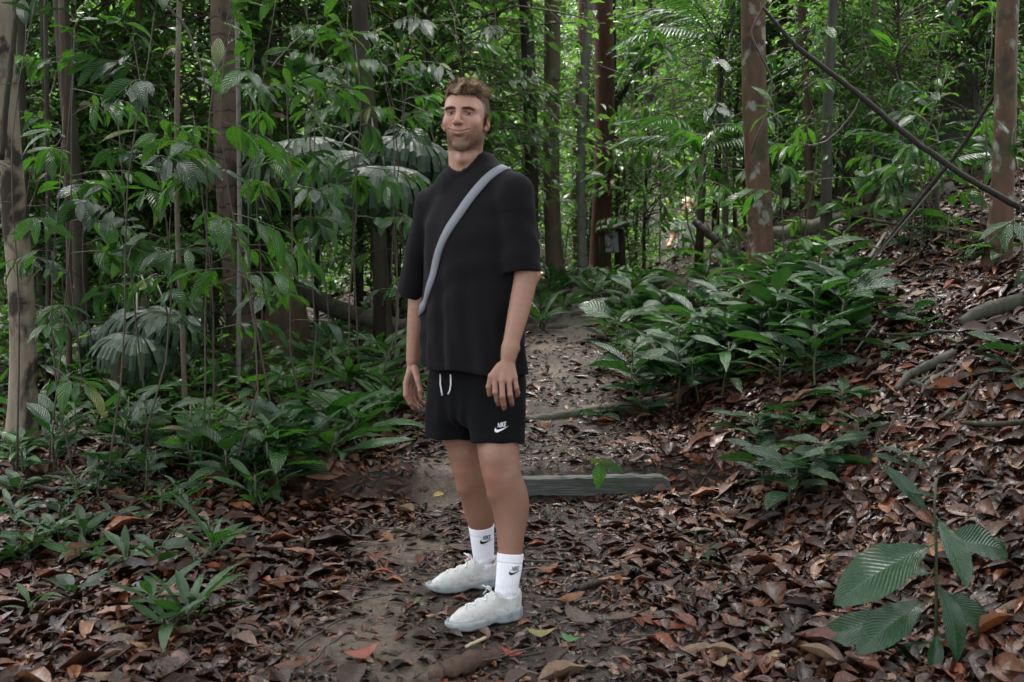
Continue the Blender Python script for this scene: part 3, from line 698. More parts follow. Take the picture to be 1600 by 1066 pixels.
def skin(f, lo, hi, h, fix=2):
    """surface nets over the box lo..hi with cell h; only cells near the surface are evaluated finely"""
    lo = np.asarray(lo, float); n = np.ceil((np.asarray(hi, float) - lo) / h).astype(int) + 2; B = 4; nb = (n + B - 1) // B; n = nb * B
    g = [lo[i] + h * (np.arange(nb[i]) * B + (B - 1) / 2) for i in range(3)]
    c = np.stack(np.meshgrid(*g, indexing='ij'), -1).reshape(-1, 3).astype(np.float32)
    dc = f(c); near = np.abs(dc) < h * B * 1.9
    D = np.repeat(np.repeat(np.repeat(dc.reshape(nb), B, 0), B, 1), B, 2).astype(np.float32)
    bi = np.stack(np.unravel_index(np.where(near)[0], nb), 1)
    off = np.stack(np.meshgrid(*[np.arange(B)] * 3, indexing='ij'), -1).reshape(-1, 3)
    idx = (bi[:, None] * B + off[None]).reshape(-1, 3)
    for a in range(0, len(idx), 400000):
        q = idx[a:a + 400000]; D[q[:, 0], q[:, 1], q[:, 2]] = f((lo + q * h).astype(np.float32))
    s = D < 0; m = n - 1
    corner = [(i, j, k) for i in (0, 1) for j in (0, 1) for k in (0, 1)]
    cnt = sum(s[i:i + m[0], j:j + m[1], k:k + m[2]].astype(np.int8) for i, j, k in corner)
    act = np.stack(np.where((cnt > 0) & (cnt < 8)), 1); ID = -np.ones(m, np.int32); ID[act[:, 0], act[:, 1], act[:, 2]] = np.arange(len(act))
    acc = np.zeros((len(act), 3)); w = np.zeros(len(act))
    val = {cn: D[act[:, 0] + cn[0], act[:, 1] + cn[1], act[:, 2] + cn[2]] for cn in corner}
    for a_ in corner:
        for ax in range(3):
            if a_[ax]: continue
            b_ = tuple(1 if i == ax else a_[i] for i in range(3)); va, vb = val[a_], val[b_]; x = (va < 0) != (vb < 0)
            t = np.where(x, va / (va - vb + 1e-12), 0); pnt = np.tile(np.array(a_, float), (len(act), 1)); pnt[:, ax] = t
            acc += pnt * x[:, None]; w += x
    V = lo + (act + acc / w[:, None]) * h
    F = []
    for ax in range(3):
        u, v_ = [(1, 2), (2, 0), (0, 1)][ax]; sl = [slice(1, m[i]) for i in range(3)]; sl[ax] = slice(0, m[ax])
        A = s[tuple(sl)]; sl2 = list(sl); sl2[ax] = slice(1, m[ax] + 1); Bq = s[tuple(sl2)]
        for flip in (False, True):
            e = np.stack(np.where((A & ~Bq) if not flip else (~A & Bq)), 1)
            e += np.array([0 if i == ax else 1 for i in range(3)])
            o = np.zeros((4, 3), int); o[1, u] = o[2, u] = -1; o[2, v_] = o[3, v_] = -1
            q = np.stack([ID[tuple((e + o[i]).T)] for i in range(4)], 1)
            F.append(q[(q >= 0).all(1)] if not flip else q[(q >= 0).all(1)][:, ::-1])
    F = np.concatenate(F)
    for _ in range(fix):
        Vf = V.astype(np.float32); d0 = f(Vf); e = h * .3
        G = np.stack([f(Vf + np.eye(3, dtype=np.float32)[i] * e) - f(Vf - np.eye(3, dtype=np.float32)[i] * e) for i in range(3)], 1) / (2 * e)
        g2 = np.maximum((G * G).sum(1), .15); V = V - np.clip(d0 / g2, -.6 * h, .6 * h)[:, None] * G
    return V, F

def on_surface(f, px, py, Y0=3.4, off=.0):
    """first point of the surface f along the sight line through a pixel"""
    px = np.atleast_1d(np.asarray(px, float)); py = np.atleast_1d(np.asarray(py, float))
    o = np.array((0, 0, CAMZ)); d = np.stack([P(a, b, 1.0) - o for a, b in zip(px, py)]); d /= np.linalg.norm(d, axis=1)[:, None]
    t = np.full(len(px), Y0)
    for _ in range(60): t = t + np.clip(f((o + d * t[:, None]).astype(np.float32)) - off, -.02, .08) * .7
    return o + d * t[:, None]
def grad(f, p, e=.002):
    p = np.asarray(p, np.float32); G = np.stack([f(p + np.eye(3, dtype=np.float32)[i] * e) - f(p - np.eye(3, dtype=np.float32)[i] * e) for i in range(3)], 1)
    return G / (np.linalg.norm(G, axis=1)[:, None] + 1e-9)

def skin_mat(name):
    t = NT(name); at = t.new('Attribute', attribute_name='tint').outputs['Color']; co = t.coord('Object')
    n = t.noise(55, 4, .6, co); n2 = t.noise(9, 3, .5, co)
    c = t.mix(t.ramp(n2, [(.4, 0.0), (.7, .18)]), at, (.26, .105, .075)); c = t.mix(t.ramp(n, [(.5, 0.0), (.75, .18)]), c, (.14, .07, .048))
    t.setb(Base_Color=c, Roughness=.5, Normal=t.bump(t.noise(420, 2, .5, co), .12, .002))
    t.b.inputs['Subsurface Weight'].default_value = .12; t.b.inputs['Subsurface Radius'].default_value = (.012, .005, .003); t.b.inputs['Subsurface Scale'].default_value = .5
    t.b.inputs['Specular IOR Level'].default_value = .38
    return t.m
SKIN = skin_mat('skin')
def cloth_mat(name, c, weave=900, rough_=.85, sheen=.15, fuzz=.25):
    t = NT(name); co = t.coord('Object'); n = t.noise(14, 3, .5, co); w = t.noise(weave, 2, .6, co)
    t.setb(Base_Color=t.mix(n, tuple(x * .85 for x in c), tuple(x * 1.15 for x in c)), Roughness=rough_, Normal=t.bump(w, fuzz, .0015))
    t.b.inputs['Sheen Weight'].default_value = sheen; t.b.inputs['Specular IOR Level'].default_value = .08
    return t.m
def tint_mat(name, rough_=.6, spec=.4, noise_=0):
    t = NT(name); at = t.new('Attribute', attribute_name='tint').outputs['Color']
    if noise_: at = t.mix(t.ramp(t.noise(noise_, 4, .6, t.coord('Object')), [(.45, 0.0), (.75, .5)]), at, (.25, .24, .22))
    t.setb(Base_Color=at, Roughness=rough_); t.b.inputs['Specular IOR Level'].default_value = spec; return t.m
HAIRM = tint_mat('hair', .55, .15)

def build_man():
    ROOT = np.array((-.13, 3.88, gz(-.13, 3.88)))
    o = thing('person', 'man in black t-shirt and black shorts standing on the trail, smiling, white socks', 'person', ROOT)
    A_ = math.radians(42); L = np.array((math.cos(A_), -math.sin(A_), 0)); F = np.array((-math.sin(A_), -math.cos(A_), 0)); C = np.array((-.135, 3.92, 0))
    parts_v, parts_f, parts_c = [], [], []
    def addp(V, Fq, col):
        nonlocal parts_v
        parts_f.append(Fq + sum(len(x) for x in parts_v)); parts_v.append(V); parts_c.append(col)
    # ---- limbs, joints read off the photograph at their own depths
    S_L, E_L = P(806, 298, 3.78), P(823, 428, 3.75); S_R, E_R = P(673, 319, 4.05), P(655, 452, 4.13)
    def hand(p, W, mcp, pip, dip, tip, th, k=.010):
        d = None
        for m in mcp: e = cap(p, W, m, .0145, .0105); d = e if d is None else smin(d, e, .012)
        rr = (.0100, .0104, .0098, .0086)
        for m, a, b, c, r in zip(mcp, pip, dip, tip, rr):
            fd = smin(smin(cap(p, m, a, r, r * .93), cap(p, a, b, r * .95, r * .86), .003), cap(p, b, c, r * .87, r * .78), .003)
            d = smin(d, fd, .0045)
        t = smin(smin(cap(p, th[0], th[1], .0135, .0112), cap(p, th[1], th[2], .0112, .0098), .004), cap(p, th[2], th[3], .0100, .0082), .003)
        return smin(d, t, .007)
    hl = dict(W=P(795, 556, 3.672), mcp=[P(773, 591, 3.645), P(784, 595, 3.636), P(795, 595, 3.64), P(804, 590, 3.652)], pip=[P(774, 613, 3.632), P(785, 619, 3.624), P(797, 617, 3.63), P(807, 606, 3.644)],
              dip=[P(777, 625, 3.647), P(787, 631, 3.64), P(799, 627, 3.648), P(809, 614, 3.658)], tip=[P(779, 631, 3.668), P(788, 637, 3.662), P(800, 632, 3.67), P(808, 618, 3.676)], th=[P(781, 572, 3.66), P(768, 588, 3.65), P(764, 604, 3.652), P(765, 616, 3.662)])
    hr = dict(W=P(645, 566, 4.085), mcp=[P(634, 599, 4.05), P(639, 603, 4.07), P(645, 603, 4.09), P(650, 600, 4.11)], pip=[P(634, 618, 4.028), P(639, 624, 4.05), P(645, 623, 4.078), P(650, 617, 4.10)],
              dip=[P(641, 630, 4.032), P(646, 636, 4.055), P(651, 634, 4.083), P(655, 626, 4.108)], tip=[P(648, 635, 4.047), P(653, 639, 4.07), P(657, 636, 4.097), P(659, 628, 4.12)], th=[P(648, 577, 4.06), P(653, 594, 4.03), P(657, 610, 4.018), P(659, 622, 4.025)])
    def even(pts, rad, n=26):
        t_ = np.linspace(0, len(pts) - 1, n); a_ = np.array(pts); q_ = np.stack([np.interp(t_, np.arange(len(pts)), a_[:, i]) for i in range(3)] + [np.interp(t_, np.arange(len(pts)), rad)], 1)
        for _ in range(4): q_[1:-1] = (q_[:-2] + 2 * q_[1:-1] + q_[2:]) / 4
        return q_[:, :3], q_[:, 3]
    def arm_L(p):
        d = chain(p, [S_L, E_L], [.050, .041], .012); d = smin(d, chain(p, *even([E_L, P(812, 481, 3.72), P(802, 522, 3.69), P(796, 548, 3.674)], [.040, .0365, .029, .0245], 14), .004), .012)
        d = smin(d, sph(p, P(838, 430, 3.77), .012), .03); d = smin(d, sph(p, P(808, 545, 3.685), .008), .014)
        d = smin(d, cap(p, hl['W'], P(797, 545, 3.676), .021, .0235), .02)
        return smin(d, hand(p, **hl), .016)
    def arm_R(p):
        d = chain(p, [S_R, E_R], [.050, .040], .012); d = smin(d, chain(p, *even([E_R, P(651, 497, 4.11), P(647, 535, 4.095), P(645, 560, 4.087)], [.039, .0345, .0275, .024], 14), .004), .012)
        return smin(d, hand(p, **hr), .016)
    KL, KR = P(782, 741, 3.745), P(735, 734, 4.0)
    legL = [P(778, 600, 3.86), P(777, 700, 3.80), P(783, 742, 3.755), P(792, 764, 3.76), P(797, 792, 3.765), P(798, 815, 3.757), P(798, 840, 3.742), P(797, 866, 3.728), P(791, 944, 3.692)]
    rL = [.092, .0725, .0655, .0590, .0570, .0540, .0460, .0405, .034]
    legR = [P(712, 600, 3.98), P(727, 698, 4.0), P(735, 734, 3.985), P(742, 760, 4.0), P(747, 788, 4.02), P(750, 806, 4.02), P(752, 822, 4.03), P(754, 850, 4.04), P(759, 893, 4.044)]
    rR = [.092, .072, .064, .0590, .0560, .0500, .0425, .039, .034]
    Fl = np.array((-.72, -.69, 0))
    def leg(p, pts, rad, fl):
        d = chain(p, *even(pts, rad), .004); k = pts[2] + fl * .036 + Z * .004
        d = smin(d, ell(p, k - fl * .001, (.027, .029, .032)), .022)
        d = smin(d, ell(p, pts[2] + fl * .030 - Z * .045, (.022, .022, .03)), .03)
        lt = np.cross(Z, fl)
        d = smin(d, ell(p, pts[2] + fl * .026 + Z * .062, (.036, .036, .045)), .03)
        d = smin(d, cap(p, pts[2] + fl * .030 - Z * .07, pts[5] + fl * .026, .021, .014), .02)
        return smin(d, ell(p, pts[4] - fl * .014 + Z * .01, (.048, .048, .085)), .04)
    bx = lambda pts, m: (np.min(pts, 0) - m, np.max(pts, 0) + m)
    base_arm, base_leg = np.array((.29, .158, .108)), np.array((.225, .118, .079))  # legs darker than arms: tan plus dimmer light low down put into the colour
    rs = np.random.default_rng(3)
    for f, pts in ((arm_L, [S_L, E_L, *hl['tip'], *hl['pip'], hl['th'][2]]), (arm_R, [S_R, E_R, *hr['tip'], *hr['pip'], hr['th'][2]])):
        V, Q = skin(f, *bx(pts, .065), .0028); H = hl if f is arm_L else hr
        col = np.tile(base_arm, (len(V), 1))
        kn = np.min([np.linalg.norm(V - np.asarray(q), axis=1) for q in H['mcp'] + H['pip']], 0); col = col * (1 - .0 * kn[:, None]); m = np.exp(-(kn / .012) ** 2)[:, None]; col = col * (1 - .35 * m) + np.array((.28, .11, .08)) * .35 * m
        tp = np.min([np.linalg.norm(V - np.asarray(q), axis=1) for q in H['tip']], 0); m = np.exp(-(tp / .011) ** 2)[:, None]; col = col * (1 - .4 * m) + np.array((.30, .14, .11)) * .4 * m
        addp(V, Q, col)
    for pts, rad in ((legL, rL), (legR, rR)):
        V, Q = skin(lambda p: leg(p, pts, rad, Fl), *bx(pts, .11), .0045)
        kk = np.linalg.norm(V - (pts[2] + Fl * .05), axis=1); m = np.exp(-(kk / .035) ** 2)[:, None]; addp(V, Q, np.tile(base_leg, (len(V), 1)) * (1 - .6 * m) + np.array((.29, .105, .072)) * .6 * m)
    def uvz(p): q = p - C.astype(np.float32); return q @ L.astype(np.float32), q @ F.astype(np.float32), p[:, 2]
    def trunk_core(p):
        u, v, z = uvz(p); a = np.interp(z, [.75, .95, 1.2, 1.38, 1.5], [.16, .15, .165, .15, .07]); b = np.interp(z, [.75, .95, 1.2, 1.38, 1.5], [.10, .095, .11, .10, .05])
        return smax((np.sqrt((u / a) ** 2 + (v / b) ** 2) - 1) * b, np.abs(z - 1.12) - .37, .05)
    V, Q = skin(trunk_core, (-.36, 3.7, .72), (.1, 4.14, 1.54), .012); addp(V, Q, np.tile(base_leg, (len(V), 1)))

    # ---- head
    O = P(727.5, 181.0, 3.9); ya, pi_, ro = math.radians(12.5), math.radians(1.5), math.radians(-2.0)
    fx = np.array((math.cos(ya), -math.sin(ya), 0)); fy = np.array((-math.sin(ya), -math.cos(ya), 0)); fz = Z.copy()
    fy, fz = fy * math.cos(pi_) + fz * math.sin(pi_), fz * math.cos(pi_) - fy * math.sin(pi_)
    fx, fz = fx * math.cos(ro) + fz * math.sin(ro), fz * math.cos(ro) - fx * math.sin(ro)
    HM = np.stack([fx, fy, fz], 1)                                   # columns: his left, forward, up
    loc = lambda w: (np.asarray(w, float) - O) @ HM
    N0, N1 = loc(P(726, 222, 3.935)), loc(P(730, 305, 3.965)); T_L, T_R = loc(P(775, 285, 3.89)), loc(P(700, 300, 4.0))
    def mir(p): q = p.copy(); q[:, 0] = np.abs(q[:, 0]); return q
    def head(p):
        m = mir(p)
        d = ell(p, (0, -.020, .032), (.0725, .095, .076))
        d = smin(d, ell(p, (0, .022, .004), (.064, .066, .082)), .03)
        d = smin(d, ell(p, (0, .021, -.060), (.0550, .058, .055)), .03)
        d = smin(d, ell(m, (.0435, -.004, -.058), (.0150, .026, .028)), .025)
        d = smin(d, ell(p, (0, .061, -.107), (.025, .022, .020)), .026)
        d = smin(d, cap(m, (.0, .0805, .017), (.046, .066, .016), .0125, .010), .016)
        d = smin(d, ell(m, (.043, .054, -.030), (.022, .020, .019)), .022)
        d = smax(d, -ell(m, (.031, .0930, -.0005), (.0200, .0168, .0110)), .011)
        d = smin(d, cap(p, (0, .084, .012), (0, .1065, -.028), .0065, .0100), .010)
        d = smin(d, sph(p, (0, .107, -.031), .0108), .007)
        d = smin(d, ell(m, (.0125, .0945, -.034), (.0088, .0110, .0078)), .006)
        d = smax(d, -ell(m, (.0068, .1010, -.0415), (.0042, .0062, .0036)), .003)
        d = smax(d, -cap(m, (.0185, .0905, -.034), (.038, .0740, -.062), .0040, .0046), .010)         # smile folds
        d = smin(d, ell(p, (0, .074, -.063), (.034, .016, .024)), .018)
        lipu = smin(cap(m, (0, .0905, -.0585), (.015, .0875, -.0572), .0048, .0042), cap(m, (.015, .0875, -.0572), (.0315, .0745, -.0540), .0042, .0018), .004)
        lipl = smin(cap(m, (0, .0900, -.0690), (.016, .0860, -.0662), .0066, .0054), cap(m, (.016, .0860, -.0662), (.0305, .0745, -.0558), .0048, .0018), .004)
        d = smin(d, np.minimum(lipu, lipl), .006)
        sl = np.minimum(cap(m, (0, .0965, -.0632), (.017, .0925, -.0614), .0016), cap(m, (.017, .0925, -.0614), (.0350, .0735, -.0535), .0016, .0022))
        d = smax(d, -sl, .003)
        d = smax(d, -ell(p, (0, .0885, -.0840), (.018, .0065, .0055)), .008)
        # lids: a shell round the eyeball with a narrow smiling slit
        lid = sph(m, (.0312, .0670, -.0015), .0142); slit = np.abs(m[:, 2] + .0022 + .10 * (m[:, 0] - .0312) - .0010 * np.cos((m[:, 0] - .0312) * 110)) - .0042 * np.sqrt(np.clip(1 - ((m[:, 0] - .0312) / .0155) ** 2, 0, 1))
        lid = smax(lid, -np.maximum(slit, .074 - m[:, 1]), .0015); d = smin(d, lid, .004)
        # ears
        Re = np.array([[math.cos(.6), math.sin(.6), 0], [-math.sin(.6), math.cos(.6), 0], [0, 0, 1.0]], np.float32)
        ear = ell(m, (.0785, -.012, -.018), (.0070, .0190, .0320), Re); ear = smin(ear, ell(m, (.073, -.004, -.045), (.006, .009, .010)), .008)
        ear = smax(ear, -ell(m, (.0860, -.004, -.014), (.0062, .0110, .0190), Re), .004); d = smin(d, ear, .007)
        nk = cap(p, N0, N1, .0575, .063); nk = smin(nk, cap(p, N1 + np.array((0, 0, .03)), T_L, .05, .045), .05); nk = smin(nk, cap(p, N1 + np.array((0, -.01, .03)), T_R, .05, .045), .05)
        nk = smin(nk, cap(m, (.045, -.03, -.05), (N1[0] * 0 + .016, N1[1] + .05, N1[2] + .02), .016, .014), .03); nk = smin(nk, sph(p, (N0[0] * .3, .018, -.150), .011), .03)
        return smin(d, nk, .024)
    V, Q = skin(head, (-.10, -.16, -.30), (.115, .13, .135), .0021)
    x, y, z = np.abs(V[:, 0]), V[:, 1], V[:, 2]
    def g(c, r, mx=True): q = np.stack([x if mx else V[:, 0], y, z], 1) - np.asarray(c); return np.exp(-((q / np.asarray(r)) ** 2).sum(1))[:, None]
    col = np.tile(np.array((.40, .228, .163)), (len(V), 1)); blend = lambda c0, m, c1: c0 * (1 - m) + np.asarray(c1) * m
    col = blend(col, .45 * g((.043, .06, -.028), (.024, .04, .02)), (.38, .14, .105)); col = blend(col, .4 * g((0, .107, -.032), (.016, .03, .014)), (.38, .15, .115))
    col = blend(col, .45 * np.clip((x[:, None] - .066) / .008, 0, 1) * (np.abs(z + .018) < .045)[:, None] * (np.abs(y + .01) < .03)[:, None], (.36, .13, .10))
    lim = np.interp(y, [-.03, .0, .02, .05, .07, .10], [-.01, -.022, -.036, -.052, -.050, -.047])
    bd = sstep(-.006, .026, lim - z) * np.maximum(sstep(-.128, -.112, z), sstep(.02, .05, y)) * sstep(-.160, -.138, z) * sstep(-.045, -.012, y); bd = np.maximum(bd, .4 * sstep(.055, .064, x) * sstep(-.030, -.012, y) * sstep(.018, .006, y) * sstep(.03, -.01, z) * (z > -.05))
    nrl = np.minimum(cap(np.stack([x, y, z], 1), (0, .09, -.0585), (.031, .075, -.054), .005, .002), cap(np.stack([x, y, z], 1), (0, .09, -.069), (.030, .075, -.056), .0062, .002))
    lip = sstep(.0014, -.0004, nrl) * (y > .066); bd = bd * (x < .0705) * 1.0; bd = bd * (1 - lip) * (1 - .55 * np.exp(-(((x - .014) / .012) ** 2 + ((z + .082) / .006) ** 2))) * sstep(.112, .09, y + 0 * z) ** .0
    fleck = np.random.default_rng(2).uniform(.6, 1.0, len(V)); dens = np.clip(.50 + .42 * sstep(-.068, -.108, z) + .26 * sstep(.03, .055, x), 0, .85)
    col = blend(col, (bd * fleck * dens)[:, None], (.125, .078, .050)); col = blend(col, .85 * lip[:, None], (.48, .155, .14))
    br_d = np.abs(z - np.interp(x, [.008, .02, .035, .050], [.0135, .0160, .0165, .0105])); brow = sstep(.0052, .0018, br_d) * sstep(.008, .013, x) * sstep(.053, .046, x) * (y > .05)
    col = blend(col, .75 * brow[:, None], (.10, .064, .044)); col = blend(col, .35 * g((.031, .085, -.002), (.018, .02, .010)), (.22, .10, .075))  # second blend darkens the eye sockets: brow shade put into the skin colour
    slv = np.abs(np.abs(z + .0022 + .10 * (x - .0312) - .0010 * np.cos((x - .0312) * 110)) - .0042); col = blend(col, (.8 * sstep(.0030, .0008, slv) * (np.abs(x - .0312) < .0155) * (y > .068) * (np.abs(z) < .008))[:, None], (.045, .026, .02))
    mth = np.abs(z - np.interp(x, [0, .017, .035], [-.0632, -.0614, -.0535])); col = blend(col, (.75 * sstep(.0026, .0006, mth) * (x < .031) * (y > .062))[:, None], (.085, .032, .026))  # dark line between the lips: crease shade put into the skin colour
    nf = cap(np.stack([x, y, z], 1), (.0185, .0900, -.034), (.038, .0735, -.062), .001); col = blend(col, (.55 * sstep(.007, .001, nf))[:, None], (.17, .075, .05))  # shading of the smile folds put into the skin colour
    hlf = lambda y_: np.interp(y_, [-.13, -.07, -.02, .004, .018, .032, .045, .06, .09], [-.085, -.07, -.032, -.012, .006, .030, .054, .064, .067])
    hm = sstep(-.006, .012, z - hlf(y)) ; col = blend(col, .8 * hm[:, None], (.085, .052, .034))
    addp(O + V @ HM.T, Q, col)
    bm_v, bm_f, bm_c = np.concatenate(parts_v) - ROOT, np.concatenate(parts_f), np.concatenate(parts_c)
    link('body', mesh_np('body', bm_v, bm_f, col=bm_c), SKIN, o)

    nh = sum(len(a) for a in parts_v[:4]); lb = np.concatenate(parts_v[:4]); ok = np.where((lb[:, 2] < 1.22) & ((lb[:, 2] > .32)))[0]; rh = np.random.default_rng(6); s_ = rh.choice(ok, 9000)
    dh = np.array((0, 0, -1.0)) + rh.normal(0, .55, (9000, 3)); dh /= np.linalg.norm(dh, axis=1)[:, None]; sd = np.cross(dh, np.array((.3, 1, .1))); a = lb[s_]; hl_ = np.where(a[:, 2] < .65, .011, .007)[:, None] * rh.uniform(.5, 1.2, (9000, 1))
    ctr = np.zeros_like(a); sv = np.stack([a - sd * .00032, a + sd * .00032, a + dh * hl_ + rh.normal(0, .002, a.shape)], 1).reshape(-1, 3)
    bh = link('body_hair', mesh_np('body_hair', sv - ROOT, np.arange(27000).reshape(-1, 3), col=np.repeat(np.array((.20, .13, .08)) * rh.uniform(.6, 1.5, (9000, 1)), 3, 0)), HAIRM, o); bh['kind'] = 'stuff'
    # ---- eyes
    t = tint_mat('eye', .12, .35)
    for sx in (-1, 1):
        la, lo_ = np.meshgrid(np.linspace(0, math.pi, 15), np.linspace(0, 2 * math.pi, 20, endpoint=False), indexing='ij'); gaze = np.array((.22, 1, .02)); gaze /= np.linalg.norm(gaze)
        u_ = np.array((1, 0, 0)); w_ = np.cross(u_, gaze); v = (np.cos(la)[..., None] * gaze + np.sin(la)[..., None] * (np.cos(lo_)[..., None] * u_ + np.sin(lo_)[..., None] * w_)) * .0122
        c = np.where((la < .18)[..., None], np.array((.01, .01, .01)), np.where((la < .56)[..., None], np.array((.022, .018, .013)), np.array((.30, .26, .235))))
        i, j = np.meshgrid(np.arange(14), np.arange(20), indexing='ij'); f = np.stack([i * 20 + j, (i + 1) * 20 + j, (i + 1) * 20 + (j + 1) % 20, i * 20 + (j + 1) % 20], -1).reshape(-1, 4)
        w = O + (v.reshape(-1, 3) + np.array((sx * .0312, .0670, -.0015))) @ HM.T - ROOT; link('eye', mesh_np('eye', w, f, col=c.reshape(-1, 3)), t, o)
    # ---- hair: a close cap plus strands combed up and forward, short at the sides
    def hairf(p):
        d = ell(p, (0, -.020, .034), (.0755, .098, .0785)); d = smin(d, ell(p, (0, .012, .070), (.060, .076, .036)), .03)
        q = hlf(p[:, 1]) - p[:, 2] + (.004 * np.sin(p[:, 0] * 170 + 2) + .003 * np.sin(p[:, 0] * 410)) * (p[:, 1] > .03)
        q = q + np.where(p[:, 1] > .03, .10 * np.maximum(0, np.abs(p[:, 0]) - .04), 0)
        cmb = np.sin(p[:, 0] * 420 + 8 * np.sin(p[:, 1] * 60)) * np.sin(p[:, 1] * 150 + 4 * np.sin(p[:, 0] * 130))
        return smax(d + .0004 * cmb * (p[:, 2] > .05), q, .006)
    V, Q = skin(hairf, (-.085, -.125, -.09), (.085, .10, .135), .0026)
    top = sstep(.055, .085, V[:, 2])[:, None]; c = blend(np.tile(np.array((.060, .037, .023)), (len(V), 1)), top, (.125, .083, .050)) * (.75 + .3 * rough(V[:, :1] * 120, V[:, 1:2] * 70) * .5 + .2)
    hv, hf, hc = [V], [Q], [c]; nv = len(V); G = grad(hairf, V); rg = np.random.default_rng(8)
    seeds = rg.choice(np.where(V[:, 2] > hlf(V[:, 1]) - .002)[0], 8500); tp = sstep(.05, .085, V[seeds, 2])
    dirv = np.where((tp > .3)[:, None], np.array((.42, .12, .16)) + np.stack([.35 * np.sin(V[seeds, 0] * 95 + 3 * np.sin(V[seeds, 1] * 60)), .45 * np.sin(V[seeds, 1] * 80 + V[seeds, 0] * 50), 0 * tp], 1) + .40 * G[seeds] * np.array((.9, .6, .9)), np.array((0, -.25, -1.0)) + .28 * G[seeds]) + rg.normal(0, .10, (len(seeds), 3))
    dirv /= np.linalg.norm(dirv, axis=1)[:, None]; ln = np.where(tp > .3, .013 + .011 * tp, .006) * rg.uniform(.6, 1.25, len(seeds)); a = V[seeds]; sd = np.cross(dirv, G[seeds]); sd /= np.linalg.norm(sd, axis=1)[:, None] + 1e-9; wd = np.where(tp > .3, .0009, .0006)
    mid = a + dirv * ln[:, None] * .55 + G[seeds] * ln[:, None] * .10; tip = a + dirv * ln[:, None] - np.array((0, 0, .12)) * ln[:, None]
    sv = np.stack([a - sd * wd[:, None], a + sd * wd[:, None], mid + sd * wd[:, None], mid - sd * wd[:, None], tip], 1).reshape(-1, 3); k = np.arange(len(seeds))[:, None] * 5
    hc.append(np.repeat(np.array((.25, .172, .108)) * (1 + .45 * np.sin(V[seeds, :1] * 140 + 4 * np.sin(V[seeds, 1:2] * 90))) * rg.uniform(.7, 1.35, (len(seeds), 1)) * (.6 + .4 * tp[:, None]), 5, 0))
    hv.append(sv); link('hair', mesh_np('hair', O + np.concatenate(hv) @ HM.T - ROOT, [Q, k + nv + np.array([[0, 1, 2, 3]]), k + nv + np.array([[3, 2, 4]])], col=np.concatenate(hc)), HAIRM, o)
    # stubble and brows
    Vh = (bm_v[-len(x):] + ROOT - O) @ HM; Gh = grad(head, Vh)
    for nm, wgt, n, l0, dr, cc in (('beard', bd * (z < .0), 4200, .0042, np.array((0, .15, -1.0)), (.15, .095, .058)), ('eyebrow', brow, 900, .006, np.array((0, .1, .35)), (.085, .055, .036))):
        s_ = rg.choice(len(x), n, p=wgt / wgt.sum()); d_ = dr[None] + .55 * Gh[s_] + rg.normal(0, .25, (n, 3))
        if nm == 'eyebrow': d_[:, 0] += np.sign(Vh[s_, 0]) * .9
        d_ /= np.linalg.norm(d_, axis=1)[:, None]; a = Vh[s_]; sd = np.cross(d_, Gh[s_]); sd /= np.linalg.norm(sd, axis=1)[:, None] + 1e-9; l_ = l0 * rg.uniform(.6, 1.3, (n, 1))
        sv = np.stack([a - sd * .0004, a + sd * .0004, a + d_ * l_], 1).reshape(-1, 3); link(nm, mesh_np(nm, O + sv @ HM.T - ROOT, np.arange(3 * n).reshape(-1, 3), col=np.repeat(np.array(cc) * rg.uniform(.5, 1.6, (n, 1)), 3, 0)), HAIRM, o)

    # ---- t-shirt
    NB = P(730, 266, 3.925); NU = NB + (P(726, 215, 3.935) - P(730, 300, 3.955)) * .8; ND = NB - (NU - NB)
    SL1, SR1 = P(817, 430, 3.745), P(644, 464, 4.14)
    za = [.80, .86, 1.0, 1.15, 1.28, 1.38, 1.46, 1.54, 1.60]
    def torso_s(p, grow=0.0):
        u, v, zz = uvz(p); a = np.interp(zz, za, [.222, .222, .217, .213, .212, .208, .180, .10, .06]) + grow; b = np.interp(zz, za, [.150, .150, .145, .140, .137, .127, .102, .072, .05]) + grow
        return (np.sqrt((u / a) ** 2 + ((v - .006) / b) ** 2) - 1) * b * .95
    def folds(p):
        u, v, zz = uvz(p); th = np.arctan2(v, u)
        low = sstep(1.32, .92, zz); w = .0058 * low * np.sin(th * 9 + 2.2 * np.sin(zz * 4.5) + 1.0) + .0024 * low * np.sin(th * 17 - 3 * np.sin(zz * 7))
        w = w + .0022 * np.sin(7 * zz + 27 * u + 2.5 * np.sin(9 * u + 4 * v)) * sstep(.9, 1.05, zz) * sstep(1.5, 1.35, zz)
        return w + .0016 * np.sin(27 * (p[:, 0] * .5 + zz * .8) + 6 * np.sin(11 * p[:, 1] + 7 * zz))
    def sleeve(p, A, B, r0, r1, sd):
        A = np.asarray(A); B = np.asarray(B); ax = (B - A) / np.linalg.norm(B - A); d = cap(p, A, B + ax * .06, r0, r1)
        s = (p - A.astype(np.float32)) @ ax.astype(np.float32); Lh = np.linalg.norm(B - A)
        d = d + .0016 * np.sin(s * 42 + 9 * (p[:, 0] + p[:, 1]) + sd) * sstep(.02, .07, s)
        d = d + .0016 * np.exp(-((s - .075) / .004) ** 2); hemz = s - (Lh - .012); d = np.maximum(d - .0012 * (s > Lh - .032), hemz)
        return np.maximum(d, -np.maximum(cap(p, A, B + ax * .1, r0 - .015, r1 - .015), (Lh - .03) - s))
